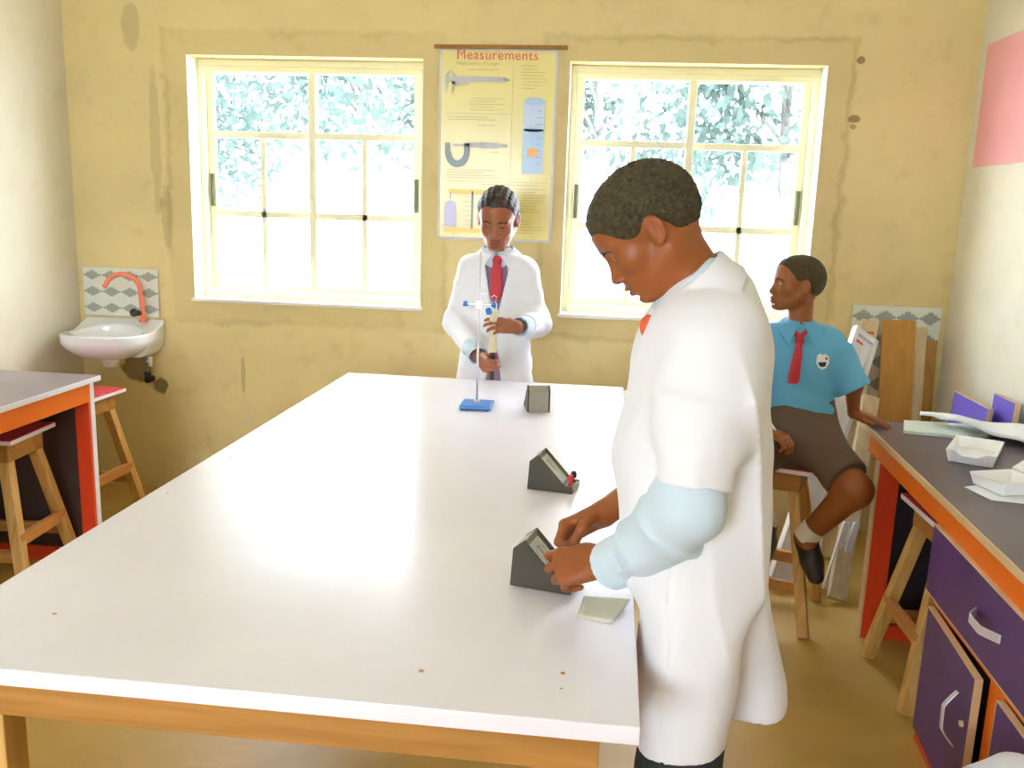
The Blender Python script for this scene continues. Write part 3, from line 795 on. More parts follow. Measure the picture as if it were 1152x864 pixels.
for i, (x, y, rz, lab) in enumerate((
    (-2.25, 3.06, .06, 'red-topped wooden stool pushed into the knee space of the grey bench'),
    (-2.345, 3.75, -.06, 'red-topped wooden stool standing beyond the end of the grey bench, below the sink'),
    (1.185, 2.80, .02, 'red-topped wooden stool tucked under the plum bench beside its drawers'),
    (.690, 3.320, -.35, 'wooden stool on which the child in the sky-blue shirt sits'))):
    o = stool if i == 0 else copy_tree(stool)
    o.location = (x, y, 0); o.rotation_euler.z = rz
    tag(o, lab, 'stool', 'wooden lab stools')

# ------------------------------------------------------------------ wash basin and its plumbing
def sink():
    cx, yw = -2.39, YB - .004
    root = tag(empty('wash_basin', (cx, yw, .80)), 'small white wall-hung wash basin in the corner below the patterned tiles', 'sink')
    def f(p):
        q = p - V3(cx, yw - .165, .80)
        ax, ay = np.abs(q[:, 0]), q[:, 1]
        # rounded front outline, square back
        e = np.where(q[:, 1] < 0, (ax / .208) ** 2.6 + (np.abs(ay) / .185) ** 2.6, (ax / .208) ** 6)
        plan = (e ** .4 - 1) * .19
        zt = .035 + .05 * np.clip((q[:, 1] - .02) / .14, 0, 1) ** 1.5                       # rim rises to the wall
        taper = np.clip((-q[:, 2]) / .09, 0, 1)
        d = np.maximum(plan + .10 * taper ** 2, np.maximum(q[:, 2] - zt, -q[:, 2] - .085))
        d = np.maximum(d, q[:, 1] - .160)
        d = smax(d, -(d + .004) * 0 - 1, .0)
        bowl = ell(q, (0, -.025, .045), (.172, .135, .105)); d = smax(d, -bowl, .012)
        return d - .002
    o = sdf_mesh('basin', f, (cx - .24, yw - .38, .69), (cx + .24, yw + .02, .91), .005, M['porcelain'], root, (cx, yw, .80), relax=3)
    R = MB()
    R.lathe([(.050, -.080), (.046, -.10), (.036, -.118), (.033, -.135), (.030, -.136)], (0, -.16, 0), 20).build('drain_tail', M['pvc_white'], root, smooth=True)
    MB().lathe([(.020, -.052), (.020, -.050), (.012, -.049), (.004, -.049)], (.02, -.19, -.005), 18).build('drain_grate', M['chrome'], root, smooth=True)
    MB().bar((.10, -.05, -.07), (.16, -.16, -.052), .018, .012).build('bracket', M['pvc_grey'], root, bevel=.002); MB().bar((-.16, -.05, -.07), (-.19, -.16, -.05), .018, .012).build('bracket', M['pvc_grey'], root, bevel=.002)
    t = tag(empty('basin_tap', (-2.27, yw - .05, .885)), 'coral pink swan-neck tap arching over the white basin', 'tap')
    pts = [(0, 0, 0), (0, 0, .06), (-.006, 0, .12)] + [(-.083 + .075 * math.cos(a), -.02 * a, .155 + .075 * math.sin(a)) for a in np.linspace(.1, PI * .93, 16)] + [(-.162, -.065, .165)]
    MB().tube(pts, [.013] * 2 + [.0115] * (len(pts) - 3) + [.0125], 14).build('spout', M['coral'], t, smooth=True)
    MB().lathe([(.022, -.006), (.022, .004), (.015, .012), (.013, .014)], (0, 0, 0), 18).build('tap_flange', M['coral'], t, smooth=True)
    MB().tube([(-.005, 0, .035), (-.022, -.03, .04), (-.024, -.036, .041)], [.012, .016, .010], 14).tube([(-.024, -.036, .041), (-.027, -.046, .043)], [.021, .019], 16).build('tap_knob', M['dark_metal'], t, smooth=True)
    v = tag(empty('supply_valve', (-2.262, yw, .60)), 'grey angle valve and short pipe under the wash basin', 'valve')
    MB().tube([(0, -.04, .0), (0, -.04, .15)], .011, 12).build('pipe', M['pvc_grey'], v, smooth=True)
    MB().tube([(.0, .0, -.02), (0, -.055, -.02)], .016, 14).tube([(-.004, -.04, -.03), (-.004, -.04, .02)], .018, 14).build('valve_body', M['dark_metal'], v, smooth=True)
    MB().tube([(.018, -.045, .05), (.018, -.045, .10)], .011, 12).tube([(.0, -.045, .075), (.018, -.045, .075)], .008).build('valve_cap', M['pvc_white'], v, smooth=True)
    MB().lathe([(.034, 0), (.036, .006), (.026, .010), (.018, .012)], (0, 0, 0), 18)
    bt = tag(MB().box(-2.600, -2.205, YB - .014, YB - .001, .895, 1.140).build('splashback', tile_mat('sink_tile', -2.600, .395, .895, .245, 3, 4), bevel=.003, loc=(-2.4, YB, .9)),
             'patterned white and grey tile splashback on the wall above the wash basin', 'splashback')
    nt = bt.data.materials[0].node_tree                       # tile pattern is laid out from the panel's own origin
    return root
def fix_tile(mat, dx, dz):
    nt = mat.node_tree
    tc = [n for n in nt.nodes if n.type == 'TEX_COORD'][0]; sx = [n for n in nt.nodes if n.type == 'SEPXYZ'][0]
    mp = nt.nodes.new('ShaderNodeMapping'); mp.inputs['Location'].default_value = (dx, 0, dz)
    nt.links.new(tc.outputs['Object'], mp.inputs['Vector']); nt.links.new(mp.outputs['Vector'], sx.inputs[0])
sink(); fix_tile(bpy.data.materials['sink_tile'], -2.4, .9)

# ------------------------------------------------------------------ right-hand corner: boards leaning on the wall
tb = tag(MB().box(1.180, 1.582, YB - .014, YB - .001, .58, 1.108).build('tile_panel', tile_mat('corner_tile', 1.180, .402, .58, .528, 5, 4), bevel=.003, loc=(1.38, YB, .6)),
         'patterned tile panel on the wall behind the leaning timber in the corner', 'tile panel')
fix_tile(bpy.data.materials['corner_tile'], 1.38, .6)
def plank(name, top, foot, w, t, mat, label, facing=(0, -1, 0), extra=None, cat='plank'):
    """a board leaning from foot (on the floor) to top; w across, t thick"""
    top, foot = Vector(top), Vector(foot); root = None
    d = (top - foot).normalized(); n = Vector(facing); n = (n - d * n.dot(d)).normalized(); s = d.cross(n).normalized()
    mb = MB(); vs = [p + s * a * w / 2 + n * b * t for p in (foot, top) for a, b in ((-1, 0), (1, 0), (1, 1), (-1, 1))]
    mb.add(vs, [(3, 2, 1, 0), (4, 5, 6, 7), (0, 1, 5, 4), (1, 2, 6, 5), (2, 3, 7, 6), (3, 0, 4, 7)])
    low = min(v.z for v in vs)
    o = mb.build(name, M[mat], bevel=.002, loc=foot)
    o.location.z -= low
    return tag(o, label, cat, 'boards leaning in the corner'), d, n, s
plank('board', (1.382, 4.245, 1.045), (1.375, 4.03, 0), .148, .018, 'brown_board', 'wide orange-brown board leaning upright against the tile panel')
plank('plank', (1.488, 4.262, 1.015), (1.475, 4.09, 0), .055, .016, 'pale_wood', 'narrow pale plank with a bolt leaning right beside the wide brown board')
plank('plank', (1.545, 4.27, .955), (1.535, 4.13, 0), .05, .016, 'dark_plank', 'narrow darker brown plank leaning last in the row, next to the side wall')
o, d, n, s = plank('plank', (1.245, 4.235, 1.03), (1.075, 3.90, 0), .075, .035, 'pale_wood', 'pale plank with a red mark near its top, leaning beside the wide brown board')
MB().box(-.02, .02, -.0015, .0, -.008, .006).build('red_mark', M['ink_red'], o).location = Vector((1.245, 4.235, 1.03)) - o.location - d * .055 + n * .0365 + s * .0
plank('plank', (1.20, 3.95, .72), (.995, 3.42, 0), .07, .03, 'pale_wood', 'pale plank slanting low behind the red-framed end of the plum bench')
def white_frame():
    root = tag(empty('plastic_channel', (.83, 3.60, 0)), 'long white plastic channel frame leaning slanted behind the seated child', 'channel', 'boards leaning in the corner')
    top = Vector((1.215, 4.17, .985)); foot = Vector((.80, 3.52, .02)); d = (top - foot).normalized(); n = Vector((.35, -1, 0)); n = (n - d * n.dot(d)).normalized(); s = d.cross(n).normalized()
    L = (top - foot).length; T4 = Matrix.Translation(foot - root.location) @ Matrix((s, n, d)).transposed().to_4x4()
    MB().box(-.06, .06, -.004, .004, 0, L, T4).build('web', M['white_plastic'], root)
    for a in (-1, 1): MB().box(a * .06 - .012, a * .06 + .012, -.006, .024, 0, L, T4).build('rail', M['white_plastic'], root, bevel=.002)
    MB().box(-.06, .06, -.006, .022, L - .03, L, T4).build('end_bar', M['white_plastic'], root, bevel=.002); MB().box(-.06, .06, -.006, .022, 0, .03, T4).build('end_bar', M['white_plastic'], root, bevel=.002)
    MB().box(-.05, -.01, .0235, .0245, L - .075, L - .065, T4).build('red_mark', M['ink_red'], root)
white_frame()
pc = tag(empty('plastic_bracket', (1.02, 3.50, 0)), 'small white plastic bracket standing on edge just behind the red bench post', 'bracket')
MB().bar((-.045, 0, .02), (.02, .03, .30), .012, .03).build('upright', M['white_plastic'], pc, bevel=.002)
MB().bar((-.005, 0, .02), (.06, .03, .30), .012, .03).build('upright', M['white_plastic'], pc, bevel=.002)
MB().bar((-.02, .012, .13), (.025, .016, .13), .012, .02).build('rung', M['white_plastic'], pc, bevel=.002); MB().bar((-.032, .008, .08), (.012, .01, .08), .012, .02).build('rung', M['white_plastic'], pc, bevel=.002)

# ------------------------------------------------------------------ things on the plum bench
ZB = .760
def sheet(name, corners, nu, nv, zfn, mat, label, cat, thick=.0012, parent=None):
    c = [Vector(p) for p in corners]; mb = MB(); vs = []; fs = []
    for i in range(nu + 1):
        for j in range(nv + 1):
            u, v = i / nu, j / nv
            p = (c[0] * (1 - u) + c[1] * u) * (1 - v) + (c[3] * (1 - u) + c[2] * u) * v
            vs.append((p.x, p.y, p.z + zfn(u, v)))
    for i in range(nu):
        for j in range(nv): fs.append((i * (nv + 1) + j, (i + 1) * (nv + 1) + j, (i + 1) * (nv + 1) + j + 1, i * (nv + 1) + j + 1))
    mb.add(vs, fs); o = mb.build(name, M[mat], parent, smooth=True, loc=None if parent else c[0])
    s = o.modifiers.new('thick', 'SOLIDIFY'); s.thickness = thick; s.offset = 1
    if not parent: tag(o, label, cat)
    return o
def slab(name, pts, z0, z1, mat, label, cat, parent=None, bevel=.0015):
    n = len(pts); mb = MB().add([(x, y, z0) for x, y in pts] + [(x, y, z1) for x, y in pts], [list(range(n))[::-1], list(range(n, 2 * n))] + [(i, (i + 1) % n, n + (i + 1) % n, n + i) for i in range(n)])
    o = mb.build(name, M[mat], parent, bevel=bevel, loc=None if parent else (pts[0][0], pts[0][1], z0))
    if not parent: tag(o, label, cat)
    return o
slab('glass_sheet', [(1.095, 3.175), (1.245, 3.140), (1.38, 3.175), (1.50, 3.33), (1.15, 3.345)], ZB + .0005, ZB + .013, 'glass_green', 'greenish glass plate lying flat on the plum bench beneath the rumpled white sheet', 'glass plate')
sheet('paper_sheet', [(1.20, 3.335, ZB + .015), (1.31, 3.16, ZB + .015), (1.50, 2.99, ZB + .003), (1.565, 3.30, ZB + .006)], 14, 14,
      lambda u, v: .022 * (1 - v) * (1 - .5 * v) + .010 * math.sin(5 * v + 1.5 * u) ** 2 + .006 * math.sin(7 * u) ** 2, 'paper', 'rumpled white paper sheet lying across the glass plate on the plum bench', 'paper', .014)
def tray(name, c, rz, lx, ly, h, label, lid=0.):
    root = tag(empty(name, (*c,), rz), label, 'box')
    t = .006; ix, iy = lx / 2, ly / 2; fx, fy = ix * .86, iy * .86
    mb = MB(); o = [(-1, -1), (1, -1), (1, 1), (-1, 1)]
    vs = [(a * fx, b * fy, 0) for a, b in o] + [(a * ix, b * iy, h) for a, b in o] + [(a * (ix - t), b * (iy - t), h) for a, b in o] + [(a * (fx - t), b * (fy - t), t) for a, b in o]
    fs = [(3, 2, 1, 0), (12, 13, 14, 15)] + [(i + k, (i + 1) % 4 + k, (i + 1) % 4 + k + 4, i + k + 4) for k in (0, 4, 8) for i in range(4)]
    mb.add(vs, fs).build('tray', M['foam'], root, bevel=.0025)
    if lid:
        T4 = Matrix.Translation((ix, 0, h)) @ Matrix.Rotation(-lid, 4, 'Y')
        lx2 = lx; hh = h * .45; v2 = [(0, -iy, 0), (lx2, -iy, 0), (lx2, iy, 0), (0, iy, 0), (.02, -iy + .02, -hh), (lx2 - .02, -iy + .02, -hh), (lx2 - .02, iy - .02, -hh), (.02, iy - .02, -hh)]
        MB().add(v2 + [(a, b, c_ + t) if c_ == 0 else (a, b, c_ + t) for a, b, c_ in v2], [(4, 5, 6, 7)[::-1], (12, 13, 14, 15)] + [(i + k, (i + 1) % 4 + k, (i + 1) % 4 + k + 4, i + k + 4) for k in (0, 8) for i in range(4)] + [(i, (i + 1) % 4, (i + 1) % 4 + 8, i + 8) for i in range(4)], T4).build('lid', M['foam'], root, bevel=.002)
    else:
        MB().add([(-ix, -iy * .6, h - .003), (-ix, iy * .6, h - .003), (-ix - .028, iy * .3, h - .010), (-ix - .028, -iy * .3, h - .010), (-ix, -iy * .6, h), (-ix, iy * .6, h), (-ix - .028, iy * .3, h - .007), (-ix - .028, -iy * .3, h - .007)],
                 [(0, 1, 2, 3), (4, 7, 6, 5), (0, 3, 7, 4), (1, 5, 6, 2), (2, 6, 7, 3), (0, 4, 5, 1)]).build('flap', M['foam'], root)
    return root
tray('foam_box', (1.222, 2.885, ZB + .001), math.radians(62), .235, .145, .042, 'open white foam tray standing by itself on the plum bench')
tray('foam_box', (1.178, 2.545, ZB + .003), math.radians(20), .150, .135, .036, 'white foam clamshell lying open on the plum bench in front of the single tray', lid=math.radians(28))
sheet('paper_sheet', [(1.062, 2.545, ZB + .0006), (1.09, 2.43, ZB + .0006), (1.30, 2.40, ZB + .0006), (1.27, 2.66, ZB + .0006)], 4, 4, lambda u, v: .0, 'paper', 'flat white paper sheet under the open foam clamshell', 'paper', .0012)
def wallboard(y0, y1, x, h, lean, label):
    root = tag(empty('cabinet_board', (x, (y0 + y1) / 2, 0)), label, 'board', 'boards leaning in the corner')
    hw = (y1 - y0) / 2; T4 = Matrix.Rotation(lean, 4, 'Y')
    MB().box(0, .017, -hw, hw, .004, h, T4).build('panel', M['blue_purple'], root)
    MB().box(0, .018, -hw, hw, h, h + .003, T4).box(-.001, .0185, -hw - .004, -hw, .004, h + .003, T4).build('panel_edge', M['raw_edge'], root)
wallboard(3.50, 3.84, 1.455, .80, .07, 'blue-purple board with a raw edge standing upright beyond the plum bench, farther of the two')
wallboard(3.40, 3.585, 1.535, .845, .03, 'blue-purple board against the side wall beyond the plum bench, taller of the two')
tag(MB().box(XR - .004, XR - .001, 2.7, 4.21, 1.737, 2.25).build('wall_chart', M['pink'], loc=(XR, 3.4, 1.737)), 'large pink card fixed high on the right-hand wall', 'card')
# white sack against the near cabinet doors
def sack():
    c = V3(.845, 1.69, 0)
    def f(p):
        d = loft(p, R, 2.2); m = np.abs(d) < .06
        if m.any(): d[m] += .006 * waves(p[m], 4, 26, stretch=(1, 1, .35))
        return d
    R = densify([(.0, .84, 1.69, .092, .15), (.06, .83, 1.69, .10, .16), (.24, .84, 1.69, .10, .16), (.36, .865, 1.68, .085, .13), (.43, .890, 1.665, .055, .085), (.46, .90, 1.655, .020, .035)])
    o = sdf_mesh('cloth_sack', f, (.69, 1.48, -.01), (1.0, 1.9, .52), .008, M['coat'], None, tuple(c))
    tag(o, 'white cloth sack standing on the floor against the near purple cabinet doors', 'sack')
sack()

# ------------------------------------------------------------------ apparatus on the white table
ZT = .801
def meter(x, y, rz, label, terms):
    """demonstration meter: dark wedge case, sloping clear front over a dial card, two screw terminals on the front step"""
    root = tag(empty('wedge_meter', (x, y, ZT), rz), label, 'meter', 'wedge meters on the white table')
    prof = [(0, 0), (.118, 0), (.118, .016), (.098, .018), (.026, .092), (.004, .074)]
    c = MB().prism(prof, 0, .006).prism(prof, .074, .080).build('side_panel', M['case'], root, bevel=.0012)
    MB().prism([(0, 0), (.118, 0), (.118, .014), (.096, .016), (.085, .017), (.028, .076), (.026, .0905), (.004, .0725)], .006, .074).build('case', M['case_light'], root)
    MB().prism([(.086, .0185), (.088, .0195), (.031, .079), (.029, .078)], .010, .070).build('dial_card', M['dial'], root)
    MB().prism([(.094, .0195), (.0975, .018), (.0275, .0905), (.0265, .088)], .006, .074).build('front_window', M['clear'], root)
    MB().prism([(.0615, .0475), (.0622, .0482), (.040, .071), (.0393, .0703)], .0395, .0405).build('needle', M['term_black'], root)
    mb = MB()
    for i in range(11):
        a = -.9 + .18 * i; yy = .04 + .026 * math.sin(a); xx = .062 - .022 * math.cos(a)
        zz = .0195 + (.088 - xx) * 1.044
        mb.box(xx - .001, xx + .001, yy - .0006, yy + .0006, zz, zz + .0007)
    mb.build('dial_marks', M['term_black'], root)
    if terms:
        for yy, mt in ((.022, 'term_red'), (.056, 'term_black')):
            MB().lathe([(.0065, 0), (.0065, .005), (.003, .006), (.003, .012), (.0075, .012), (.0080, .020), (.0065, .026), (.004, .0285)], (.107, yy, .016), 14).build('terminal', M[mt], root, smooth=True)
    return root
meter(-.140, 1.566, -.24, 'dark wedge meter that the standing student touches with both hands', False)
meter(-.157, 2.155, -.20, 'dark wedge meter with a red terminal, middle one on the white table', True)
meter(-.150, 3.030, math.radians(101), 'dark wedge meter turned to show its plain back, beside the blue-based stand', False)

def stand():
    root = tag(empty('retort_stand', (-.412, 3.055, ZT)), 'retort stand with blue base and thin rod at the far end of the table', 'stand')
    MB().box(-.055, .055, -.060, .060, .003, .016).build('base', M['blue_base'], root, bevel=.003)
    mb = MB()
    for a in (-1, 1):
        for b in (-1, 1): mb.lathe([(.006, 0), (.006, .003)], (a * .045, b * .05, 0), 10)
    mb.build('foot', M['term_black'], root)
    MB().tube([(0, .0, .016), (.0, .0, .545)], .0042, 12).lathe([(.011, .014), (.010, .024), (.006, .028)], (0, 0, 0), 14).build('rod', M['steel'], root, smooth=True)
    b = MB().tube([(-.045, .012, .365), (.050, .012, .365)], .0045, 10).box(-.012, .012, -.010, .020, .352, .378).tube([(.0, .01, .378), (.0, .01, .40), (.018, .01, .402)], .004, 8).build('clamp', M['chrome'], root, bevel=.001)
    MB().lathe([(.002, -.010), (.010, -.008), (.007, .008), (.002, .010)], (-.05, .012, .365), 12).build('clamp_knob', M['blue_base'], b, smooth=True)
    MB().lathe([(.002, -.011), (.012, -.008), (.007, .009), (.002, .011)], (.05, .012, .365), 12).build('clamp_knob', M['blue_base'], b, bevel=.003)
    MB().tube([(.03, .012, .35), (.034, .02, .335)], [.010, .013], 12).build('clamp_knob', M['blue_base'], b, smooth=True)
stand()
sb = tag(empty('spring_balance', (-.405, 3.430, .86)), 'beige tubular spring balance held upright by the girl behind the stand', 'spring balance')
MB().lathe([(.0155, .08), (.017, .083), (.017, .245), (.0155, .250)], (0, 0, 0), 20).build('tube', M['beige'], sb, smooth=False)
MB().lathe([(.0105, -.03), (.0105, .082)], (0, 0, 0), 16).build('plunger', M['dark_plastic'], sb)
MB().lathe([(.012, .250), (.012, .258), (.006, .262)], (0, 0, 0), 16).tube([(0, 0, .26), (0, 0, .275), (.009, 0, .284), (.009, 0, .296), (0, 0, .304), (-.009, 0, .296)], .002, 8).build('hook', M['chrome'], sb, smooth=True)
MB().box(-.0172, -.0165, -.006, .006, .11, .23).build('scale_strip', M['dial'], sb)

# ------------------------------------------------------------------ people
def head_op(S, fr, k=.03):
    S.add(lambda p: head_sdf(fr.inv(p)) * fr.s, fr.fwd((0, 0, 0)), .145 * fr.s, k)
def hair_mesh(name, fr, root, loc, mat, thick, fn, h, raise_=0.):
    """hair follows the skull a few millimetres out and ends at the hairline"""
    def f(p):
        q = fr.inv(p); line = hair_line(q) + raise_ * np.clip(q[:, 0] / .05, 0, 1) * (1 + 10 * np.abs(q[:, 1])) + .0040 * waves(q, 3, 150)
        d = head_sdf(q, ear=0) - thick * np.clip(.05 + (q[:, 2] - line) / .028, -.4, 1)
        m = np.abs(d) < .02
        if m.any(): d[m] += fn(q[m])
        return smax(d, line - .004 - q[:, 2], .004) * fr.s
    c = fr.fwd((0, 0, .02)); r = .15 * fr.s
    return sdf_mesh(name, f, c - r, c + r, h, mat, root, loc, relax=1)
def fold(S, fn, c, R): S.add(fn, c, R, 0, 'd'); return S
def rodpoint_wrist(fr_R, s, rod, local): return np.asarray(rod, float) - fr_R @ (np.asarray(local, float) * s)

# ---- the student in front, standing at the table's right-hand side, facing left
def student():
    loc = (.19, 1.46, 0)
    t = math.radians(42); hf = Fr((.072, 1.458, 1.470), frame_from((-math.cos(t), -.02, -math.sin(t)), (-math.sin(t), 0, math.cos(t))), .88)
    S = SDF(); head_op(S, hf)
    S.cone((.118, 1.46, 1.44), (.185, 1.46, 1.335), .049, .057, .025)
    S.cone((.175, 1.34, 1.305), (.175, 1.58, 1.305), .050, .050, .05)
    S.cone((.175, 1.46, 1.25), (.185, 1.46, 1.05), .092, .085, .05).cone((.185, 1.46, 1.05), (.19, 1.46, .88), .085, .10, .05)
    LW = V3(.030, 1.458, .905); RW = V3(.030, 1.612, .938)
    S.chain([(.172, 1.318, 1.30), (.148, 1.276, 1.072), LW], [.043, .036, .0235], .03)
    S.chain([(.170, 1.605, 1.30), (.20, 1.665, 1.06), RW], [.043, .036, .0245], .03)
    for dy in (-1, 1): S.chain([(.185, 1.455 + dy * .06, .86), (.182, 1.455 + dy * .066, .47), (.20, 1.46 + dy * .075, .09)], [.062, .050, .038], .04)
    for dy in (-1, 1): S.cone((.20, 1.46 + dy * .08, .05), (.07, 1.46 + dy * .085, .035), .036, .028, .02)
    lf = Fr(LW, frame_from((-.90, .26, -.30), (-.10, -.72, .62)), .93)
    add_hand(S, lf, -1, {'i': (.50, 1.0, .6), 'm': (.70, 1.1, .6), 'r': (.90, 1.15, .6), 'l': (1.10, 1.1, .6)}, [(.030, .030, -.014), (.055, .040, -.034), (.083, .028, -.050), (.102, .012, -.056)], .10)
    rf = Fr(RW, frame_from((-.86, -.24, -.44), (-.22, .76, .60)), .93)
    add_hand(S, rf, 1, {'i': (.85, 1.15, .6), 'm': (1.05, 1.3, .7), 'r': (1.15, 1.35, .7), 'l': (1.2, 1.3, .7)}, [(.030, .030, -.014), (.056, .040, -.032), (.084, .030, -.046), (.104, .016, -.052)])
    hm = head_mats(hf, True)
    body = sdf_mesh('person', S, (-.12, 1.15, 0), (.40, 1.80, 1.62), .0028, [M['skin_boy'], M['lip'], M['sclera'], M['iris'], M['hair']], None, loc, lambda c: np.where(c[:, 2] > 1.3, hm(c), 0), relax=2)
    tag(body, 'student in white lab coat standing beside the table, head bowed over a meter', 'person')
    curl = lambda q: -.0016 * np.abs(waves(q, 21, 420, 6)) + .0008
    hair_mesh('hair', hf, body, loc, M['hair'], .0055, curl, .0026)
    # coat
    K = SDF()
    K.loft([(1.42, .180, 1.46, .045, .055), (1.395, .180, 1.46, .064, .082), (1.365, .177, 1.46, .082, .122), (1.335, .173, 1.46, .094, .160), (1.28, .168, 1.46, .106, .180), (1.22, .170, 1.46, .112, .172), (1.10, .168, 1.46, .126, .160),
            (1.0, .176, 1.455, .122, .155), (.90, .182, 1.45, .112, .150), (.82, .184, 1.445, .084, .146), (.72, .180, 1.44, .080, .146), (.630, .176, 1.435, .077, .142)], .01, 2.4)
    K.loft([(1.12, .225, 1.49, .064, .10), (.95, .244, 1.52, .062, .10), (.80, .266, 1.54, .072, .10), (.70, .282, 1.55, .082, .10), (.635, .292, 1.555, .088, .10), (.618, .293, 1.555, .088, .10)], .012, 2.4)
    K.cone((.174, 1.350, 1.318), (.160, 1.290, 1.20), .062, .060, .05).frus((.163, 1.298, 1.22), (.152, 1.270, 1.108), .0615, .057, .02, 1.0)
    K.cone((.174, 1.570, 1.318), (.166, 1.63, 1.20), .062, .060, .05).frus((.166, 1.625, 1.22), (.165, 1.66, 1.11), .0615, .057, .02, 1.0)
    K.cone((.085, 1.46, 1.335), (.045, 1.46, 1.40), .030, .055, .02, 's')
    def crease(p):
        low = np.clip((1.15 - p[:, 2]) / .5, 0, 1)
        drape = waves(p, 8, 34, 6, (1, 1, .10)) * (.0020 + .0065 * low)
        up = waves(p, 9, 34, 7, (1, 1, .8)) * .0065 * (1 - low)
        q = np.array([.15, 1.29, 1.2]); arm = np.clip(1 - np.linalg.norm(p - q, axis=1) / .16, 0, 1)
        # sharp long folds falling from the shoulder blade, and one hanging off the front of the shoulder
        ridge = lambda u: 1 - np.abs(np.sin(u)) ** .6
        g = ridge((p[:, 0] + p[:, 2] * .30) * 38 + .8 * np.sin(p[:, 2] * 9)) * .0110 * np.clip((p[:, 0] - .17) / .06, 0, 1) * np.clip((1.36 - p[:, 2]) / .12, 0, 1) * np.clip((p[:, 2] - .70) / .3, 0, 1)
        h = ridge((p[:, 0] - p[:, 2] * .35) * 30 + 1.1) * .0090 * np.clip((.17 - p[:, 0]) / .05, 0, 1) * np.clip((1.30 - p[:, 2]) / .1, 0, 1)
        seam = -.0030 * np.exp(-((p[:, 0] - .135 + .02 * (p[:, 2] - .8)) / .0022) ** 2) * (p[:, 2] < 1.0) * (p[:, 1] < 1.42)
        return drape + up - g - h + arm * .0025 * np.sin(p[:, 2] * 75 + p[:, 0] * 55) - seam
    fold(K, crease, (.18, 1.46, 1.0), .7)
    neck = Fr((.150, 1.46, 1.378), frame_from((-.73, 0, -.68), (-.68, 0, .73)))
    K.add(lambda p: band(p, neck, .070, .074, -.034, .022, .78, .0050, .066, .022, .12), (.146, 1.46, 1.38), .17, .0)
    sdf_mesh('lab_coat', K, (-.02, 1.15, .55), (.42, 1.80, 1.47), .0038, M['coat'], body, loc, relax=2)
    # shirt: sleeves, cuffs and collar
    H = SDF()
    H.chain([(.146, 1.46, 1.36), (.165, 1.36, 1.30), (.155, 1.290, 1.20), (.148, 1.275, 1.075)], [.05, .045, .044, .046], .02)
    H.cone((.147, 1.275, 1.072), (.10, 1.35, .985), .046, .045, .04).frus((.130, 1.305, 1.03), (.058, 1.418, .925), .046, .040, .03)
    H.chain([(.146, 1.46, 1.36), (.168, 1.56, 1.30), (.17, 1.635, 1.20), (.195, 1.665, 1.06)], [.05, .045, .044, .046], .02).frus((.195, 1.665, 1.06), (.105, 1.638, .985), .048, .042, .03)
    def hf2(p):
        ax = (p - V3(.175, 1.272, 1.06)) @ (V3(-.117, .146, -.135) / .231)
        rd = 1 - np.abs(np.sin(ax * 48 + (p[:, 2] - p[:, 1]) * 22 + 1.2 * np.sin(p[:, 2] * 34))) ** .6
        return -.0110 * rd * np.clip(1.1 - np.abs(ax - .10) / .13, 0, 1) + .0020 * waves(p, 5, 60) + .004 * np.exp(-((ax - .178) / .004) ** 2)
    fold(H, hf2, (.13, 1.4, 1.05), .45)
    H.frus((.070, 1.403, .939), (.044, 1.435, .909), .0445, .044, .003)
    H.frus((.058, 1.418, .925), (.040, 1.441, .904), .039, .039, .0, mode='s')
    H.add(lambda p: band(p, neck, .057, .060, -.034, .028, .20, .003, .010, .022), (.146, 1.46, 1.38), .14, .0)
    sdf_mesh('shirt', H, (-.02, 1.18, .85), (.26, 1.75, 1.47), .0034, M['shirt'], body, loc, relax=1)
    Tt = SDF(); Tt.add(lambda p: band(p, neck, .0665, .070, -.060, -.014, .16, .0030), (.146, 1.46, 1.38), .14, 0)
    Tt.ell((.082, 1.46, 1.318), (.014, .018, .018), .006).cone((.084, 1.46, 1.31), (.098, 1.46, 1.25), .012, .016, .004)
    sdf_mesh('necktie', Tt, (.02, 1.35, 1.16), (.27, 1.57, 1.47), .003, M['tie_orange'], body, loc)
    P = SDF()
    for dy in (-1, 1): P.chain([(.185, 1.455 + dy * .060, .88), (.182, 1.455 + dy * .066, .47), (.195, 1.455 + dy * .072, .085)], [.072, .066, .060], .02)
    P.cone((.185, 1.43, .92), (.185, 1.48, .92), .075, .075, .03)
    fold(P, lambda p: .003 * waves(p, 13, 40, 6, (1, 1, .4)), (.19, 1.46, .5), .7)
    sdf_mesh('trousers', P, (.06, 1.26, .01), (.32, 1.66, 1.02), .006, M['trouser'], body, loc)
    for dy in (-1, 1):
        Z = SDF(); y = 1.46 + dy * .08
        Z.cone((.225, y, .048), (.09, y, .040), .045, .040, .02).cone((.10, y, .036), (.045, y, .034), .040, .032, .02)
        sdf_mesh('shoe', lambda p: np.maximum(Z(p), .003 - p[:, 2]), (-.01, y - .07, -.005), (.30, y + .07, .12), .006, M['shoe'], body, loc)
    for z in (1.20, 1.08, .96):
        x = np.interp(z, [.96, 1.08, 1.2], [.060, .043, .055])
        MB().tube([(x + .008, 1.46, z), (x - .005, 1.46, z)], [.008, .0075], 12).build('button', M['button'], body).location = (0, 0, 0)
    for o in body.children:
        if o.name.startswith('button'): o.location = (-loc[0], -loc[1], 0)
student()
sheet('paper_slip', [(-.010, 1.455, ZT + .0006), (.050, 1.435, ZT + .0006), (.085, 1.52, ZT + .0006), (.0, 1.54, ZT + .0006)], 6, 6, lambda u, v: .010 * u * v, 'paper_yellow', 'small pale yellow paper slip under the standing student\'s blue cuff', 'paper', .001)

